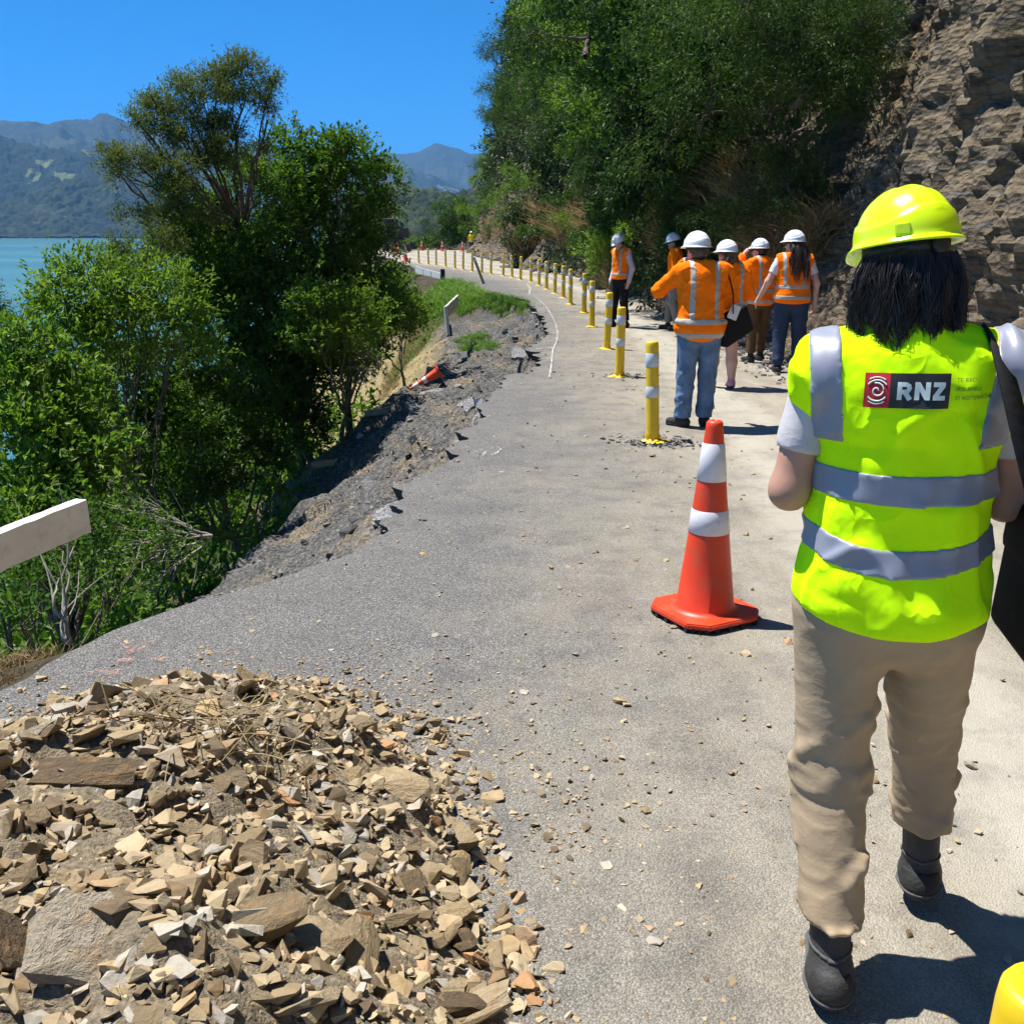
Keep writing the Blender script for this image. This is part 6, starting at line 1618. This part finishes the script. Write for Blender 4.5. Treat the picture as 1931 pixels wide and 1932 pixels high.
ph = bbox_obj('phone', (.075, .012, .15), M_dark, None, .005, loc=(wx - .0, wy + .30, 1.24), rot=(-.9, 0, 0)); tag(ph, 'phone held in front of the lime-vested woman', 'phone')

# ---------------------------------------------------------------- the others
def foot(u, v): g_ = G(u, v); return (g_[0], g_[1], 0)
obands = [zband(1.00, .052), zband(.86, .05), vband(.105, .05, 1.00), vband(.105, .05, 1.00, sg=-1)]
jb = [zband(.985, .05), zband(.86, .05), vband(.11, .048, .985), vband(.11, .048, .985, sg=-1)]
# man in jeans photographing, seen from behind
person('man in orange jacket and blue jeans seen from behind, raising a hand to his face', foot(1310, 806), rad(4), .955,
       dict(kneeL=(-.10, .03, .49), ankL=(-.115, .03, .10), kneeR=(.10, .03, .49), ankR=(.10, .06, .10), footL=(-.75, .8, 0), footR=(.2, 1, 0), shL=(-.205, 0, 1.40), shR=(.20, 0, 1.40), elL=(-.345, .16, 1.24), wrL=(-.11, .22, 1.47), elR=(.27, .06, 1.15), wrR=(.13, .30, 1.27),
            head=(-.05, .05, 1.58), turn=rad(28), huL=(-.4, -.5, .6), huR=(.6, 0, .8)),
       dict(skin=M_skin2, trousers=M_jean, tr_r=(.108, .085, .072), cuff=.09, folds=8, shoe=M_sole, shaft=.09, vest=M_orange, inf=.030, hem=.80, hemc=.9, bulk=1.10, wr=1.5, sleeves='jacket', shirt=M_tee, bands=jb, helmet=M_hwh, hair='short', hairm=M_hbrn, vvest=.010), .011, 51)
# black-trousered man looking down
person('man in orange vest and black trousers looking down beside the yellow posts', foot(1167, 617), rad(125), .945,
       dict(ankL=(-.14, -.06, .10), ankR=(.13, .05, .10), kneeL=(-.12, .0, .49), kneeR=(.12, .03, .49), elL=(-.24, -.08, 1.12), wrL=(-.22, -.02, .86), elR=(.25, -.08, 1.12), wrR=(.23, .03, .87), head=(0, .06, 1.565), nod=-.45, turn=.1),
       dict(skin=M_skin2, trousers=M_blk, shoe=M_sole, shaft=.09, vest=M_orange, hem=.90, hemc=.3, sleeves='long', collar=True, shirt=M_lil, bands=[zband(1.0, .05), vband(.11, .05, 1.0), vband(.11, .05, 1.0, sg=-1)], helmet=M_hwh, hair='short', hairm=M_hblk), .013, 52)
# grey-trousered man mostly hidden
person('man in grey trousers and orange vest half hidden behind the jeans man', foot(1268, 622), rad(75), .945,
       dict(ankL=(-.11, -.10, .10), ankR=(.11, .10, .10), kneeR=(.11, .10, .49), elL=(-.25, -.02, 1.12), wrL=(-.24, .08, .9), head=(0, .05, 1.575), nod=-.2, turn=.3),
       dict(skin=M_skin3, trousers=M_gry, shoe=M_sole, shaft=.09, vest=M_orange, hem=.88, sleeves='long', shirt=M_orange, bands=[zband(1.0, .05)], helmet=M_hwh, hair='short', hairm=M_hblk), .014, 53)
# woman in long orange coat, bare legs, pink boots
person('woman in long orange coat with bare legs and pink ankle boots', foot(1362, 731), rad(10), .905,
       dict(ankL=(-.10, .12, .10), ankR=(.09, -.05, .10), kneeL=(-.10, .08, .49), kneeR=(.095, .02, .49), elL=(-.25, .06, 1.14), wrL=(-.16, .26, 1.2), elR=(.27, .02, 1.13), wrR=(.24, .20, 1.0), head=(-.03, .03, 1.58), turn=rad(35)),
       dict(skin=M_skin2, leg_r=(.095, .068, .044), shoe=M_pinkb, shaft=.17, sole=M_brn, vest=M_orange, inf=.036, hem=.68, hemc=.0, flare=.14, bulk=1.05, wr=2.0, sleeves='jacket', shirt=M_orange, bands=[zband(1.02, .05), zband(.80, .05), vband(.12, .048, 1.02), vband(.12, .048, 1.02, sg=-1)],
            helmet=M_hwh, hair='bob', hairm=M_hlt, strands=330, hair_len=.13, hair_r=(.105, .075, .075), hair_off=(0, 0, -.01), wav=.02, hw=.0045), .012, 54)
# brown-trousered man holding his helmet
person('man in orange jacket and brown trousers holding the brim of his white helmet', foot(1425, 682), rad(25), .905,
       dict(ankL=(-.12, -.02, .10), ankR=(.15, .10, .10), kneeR=(.13, .08, .49), elL=(-.36, .16, 1.32), wrL=(-.16, .20, 1.56), elR=(.27, -.02, 1.13), wrR=(.27, .08, .90), head=(-.02, .05, 1.58), turn=rad(30), hdL=(.6, -.1, .7), huL=(-.7, .2, .4), curl=.25),
       dict(skin=M_skin2, trousers=M_brn, shoe=M_sole, shaft=.14, vest=M_orange, inf=.03, hem=.82, bulk=1.08, wr=1.6, sleeves='jacket', shirt=M_orange, bands=[zband(1.03, .05), zband(.88, .05), vband(.11, .045, 1.03), vband(.11, .045, 1.03, sg=-1)], helmet=M_hwh, hair='short', hairm=M_hblk), .012, 55)
# woman in white tee, long dark hair
person('woman in orange vest over white tee with long dark wavy hair and navy jeans', foot(1483, 701), rad(-5), .96,
       dict(ankL=(-.13, -.05, .10), ankR=(.13, .05, .10), kneeL=(-.12, .02, .49), kneeR=(.12, .02, .49), elL=(-.31, .0, 1.14), wrL=(-.40, .10, .92), elR=(.29, -.02, 1.12), wrR=(.30, .06, .86), head=(-.02, .02, 1.585), turn=rad(62), curl=.7),
       dict(skin=M_skin2, trousers=M_navy, tr_r=(.118, .090, .066), cuff=.10, folds=6, shoe=M_sole, shaft=.14, vest=M_orange, inf=.026, hem=.87, hemc=.3, bulk=1.10, sleeves='short', shirt=M_wtee, bands=[zband(1.08, .045), zband(.95, .048), vband(.12, .045, 1.08, .08), vband(.12, .045, 1.08, .08, sg=-1)],
            helmet=M_hwh, hair='long', hairm=M_hbrn, strands=420, hair_len=.40, hair_r=(.085, .06, .17), hair_off=(.03, -.03, -.06), wav=.016, hw=.004), .011, 56)
# bag of the man in jeans
J3 = foot(1310, 806); eb2 = empty('shoulder_bag', J3, rad(12)); eb2.scale = (.955,) * 3; tag(eb2, 'black shoulder bag with a white tag hanging from the jeans man', 'bag', 'black shoulder bags')
bbox_obj('bag_body', (.36, .13, .27), M_blk, eb2, .035, 3, loc=(.33, .02, .93), rot=(0, -.45, .3)); bbox_obj('bag_tag', (.10, .006, .13), M_wtee, eb2, .002, loc=(.285, -.09, 1.06), rot=(.05, .35, .1))
strap([(.16, .16, 1.25), (.17, .08, 1.46), (.175, -.03, 1.485), (.20, -.12, 1.40), (.24, -.155, 1.22), (.275, -.10, 1.04)], .045, .008, M_blk, eb2)
# far worker
person('far worker in yellow vest with orange sleeves standing at the bend', foot(889, 476), rad(-5), .98, dict(ankL=(-.13, 0, .10), ankR=(.13, 0, .10)),
       dict(skin=M_skin2, trousers=M_navy, shoe=M_sole, shaft=.14, vest=M_yelv, hem=.86, sleeves='long', shirt=M_orange, bands=[zband(1.02, .06)], helmet=M_hwh, hair='short', hairm=M_hbrn), .022, 58, group='far road worker')
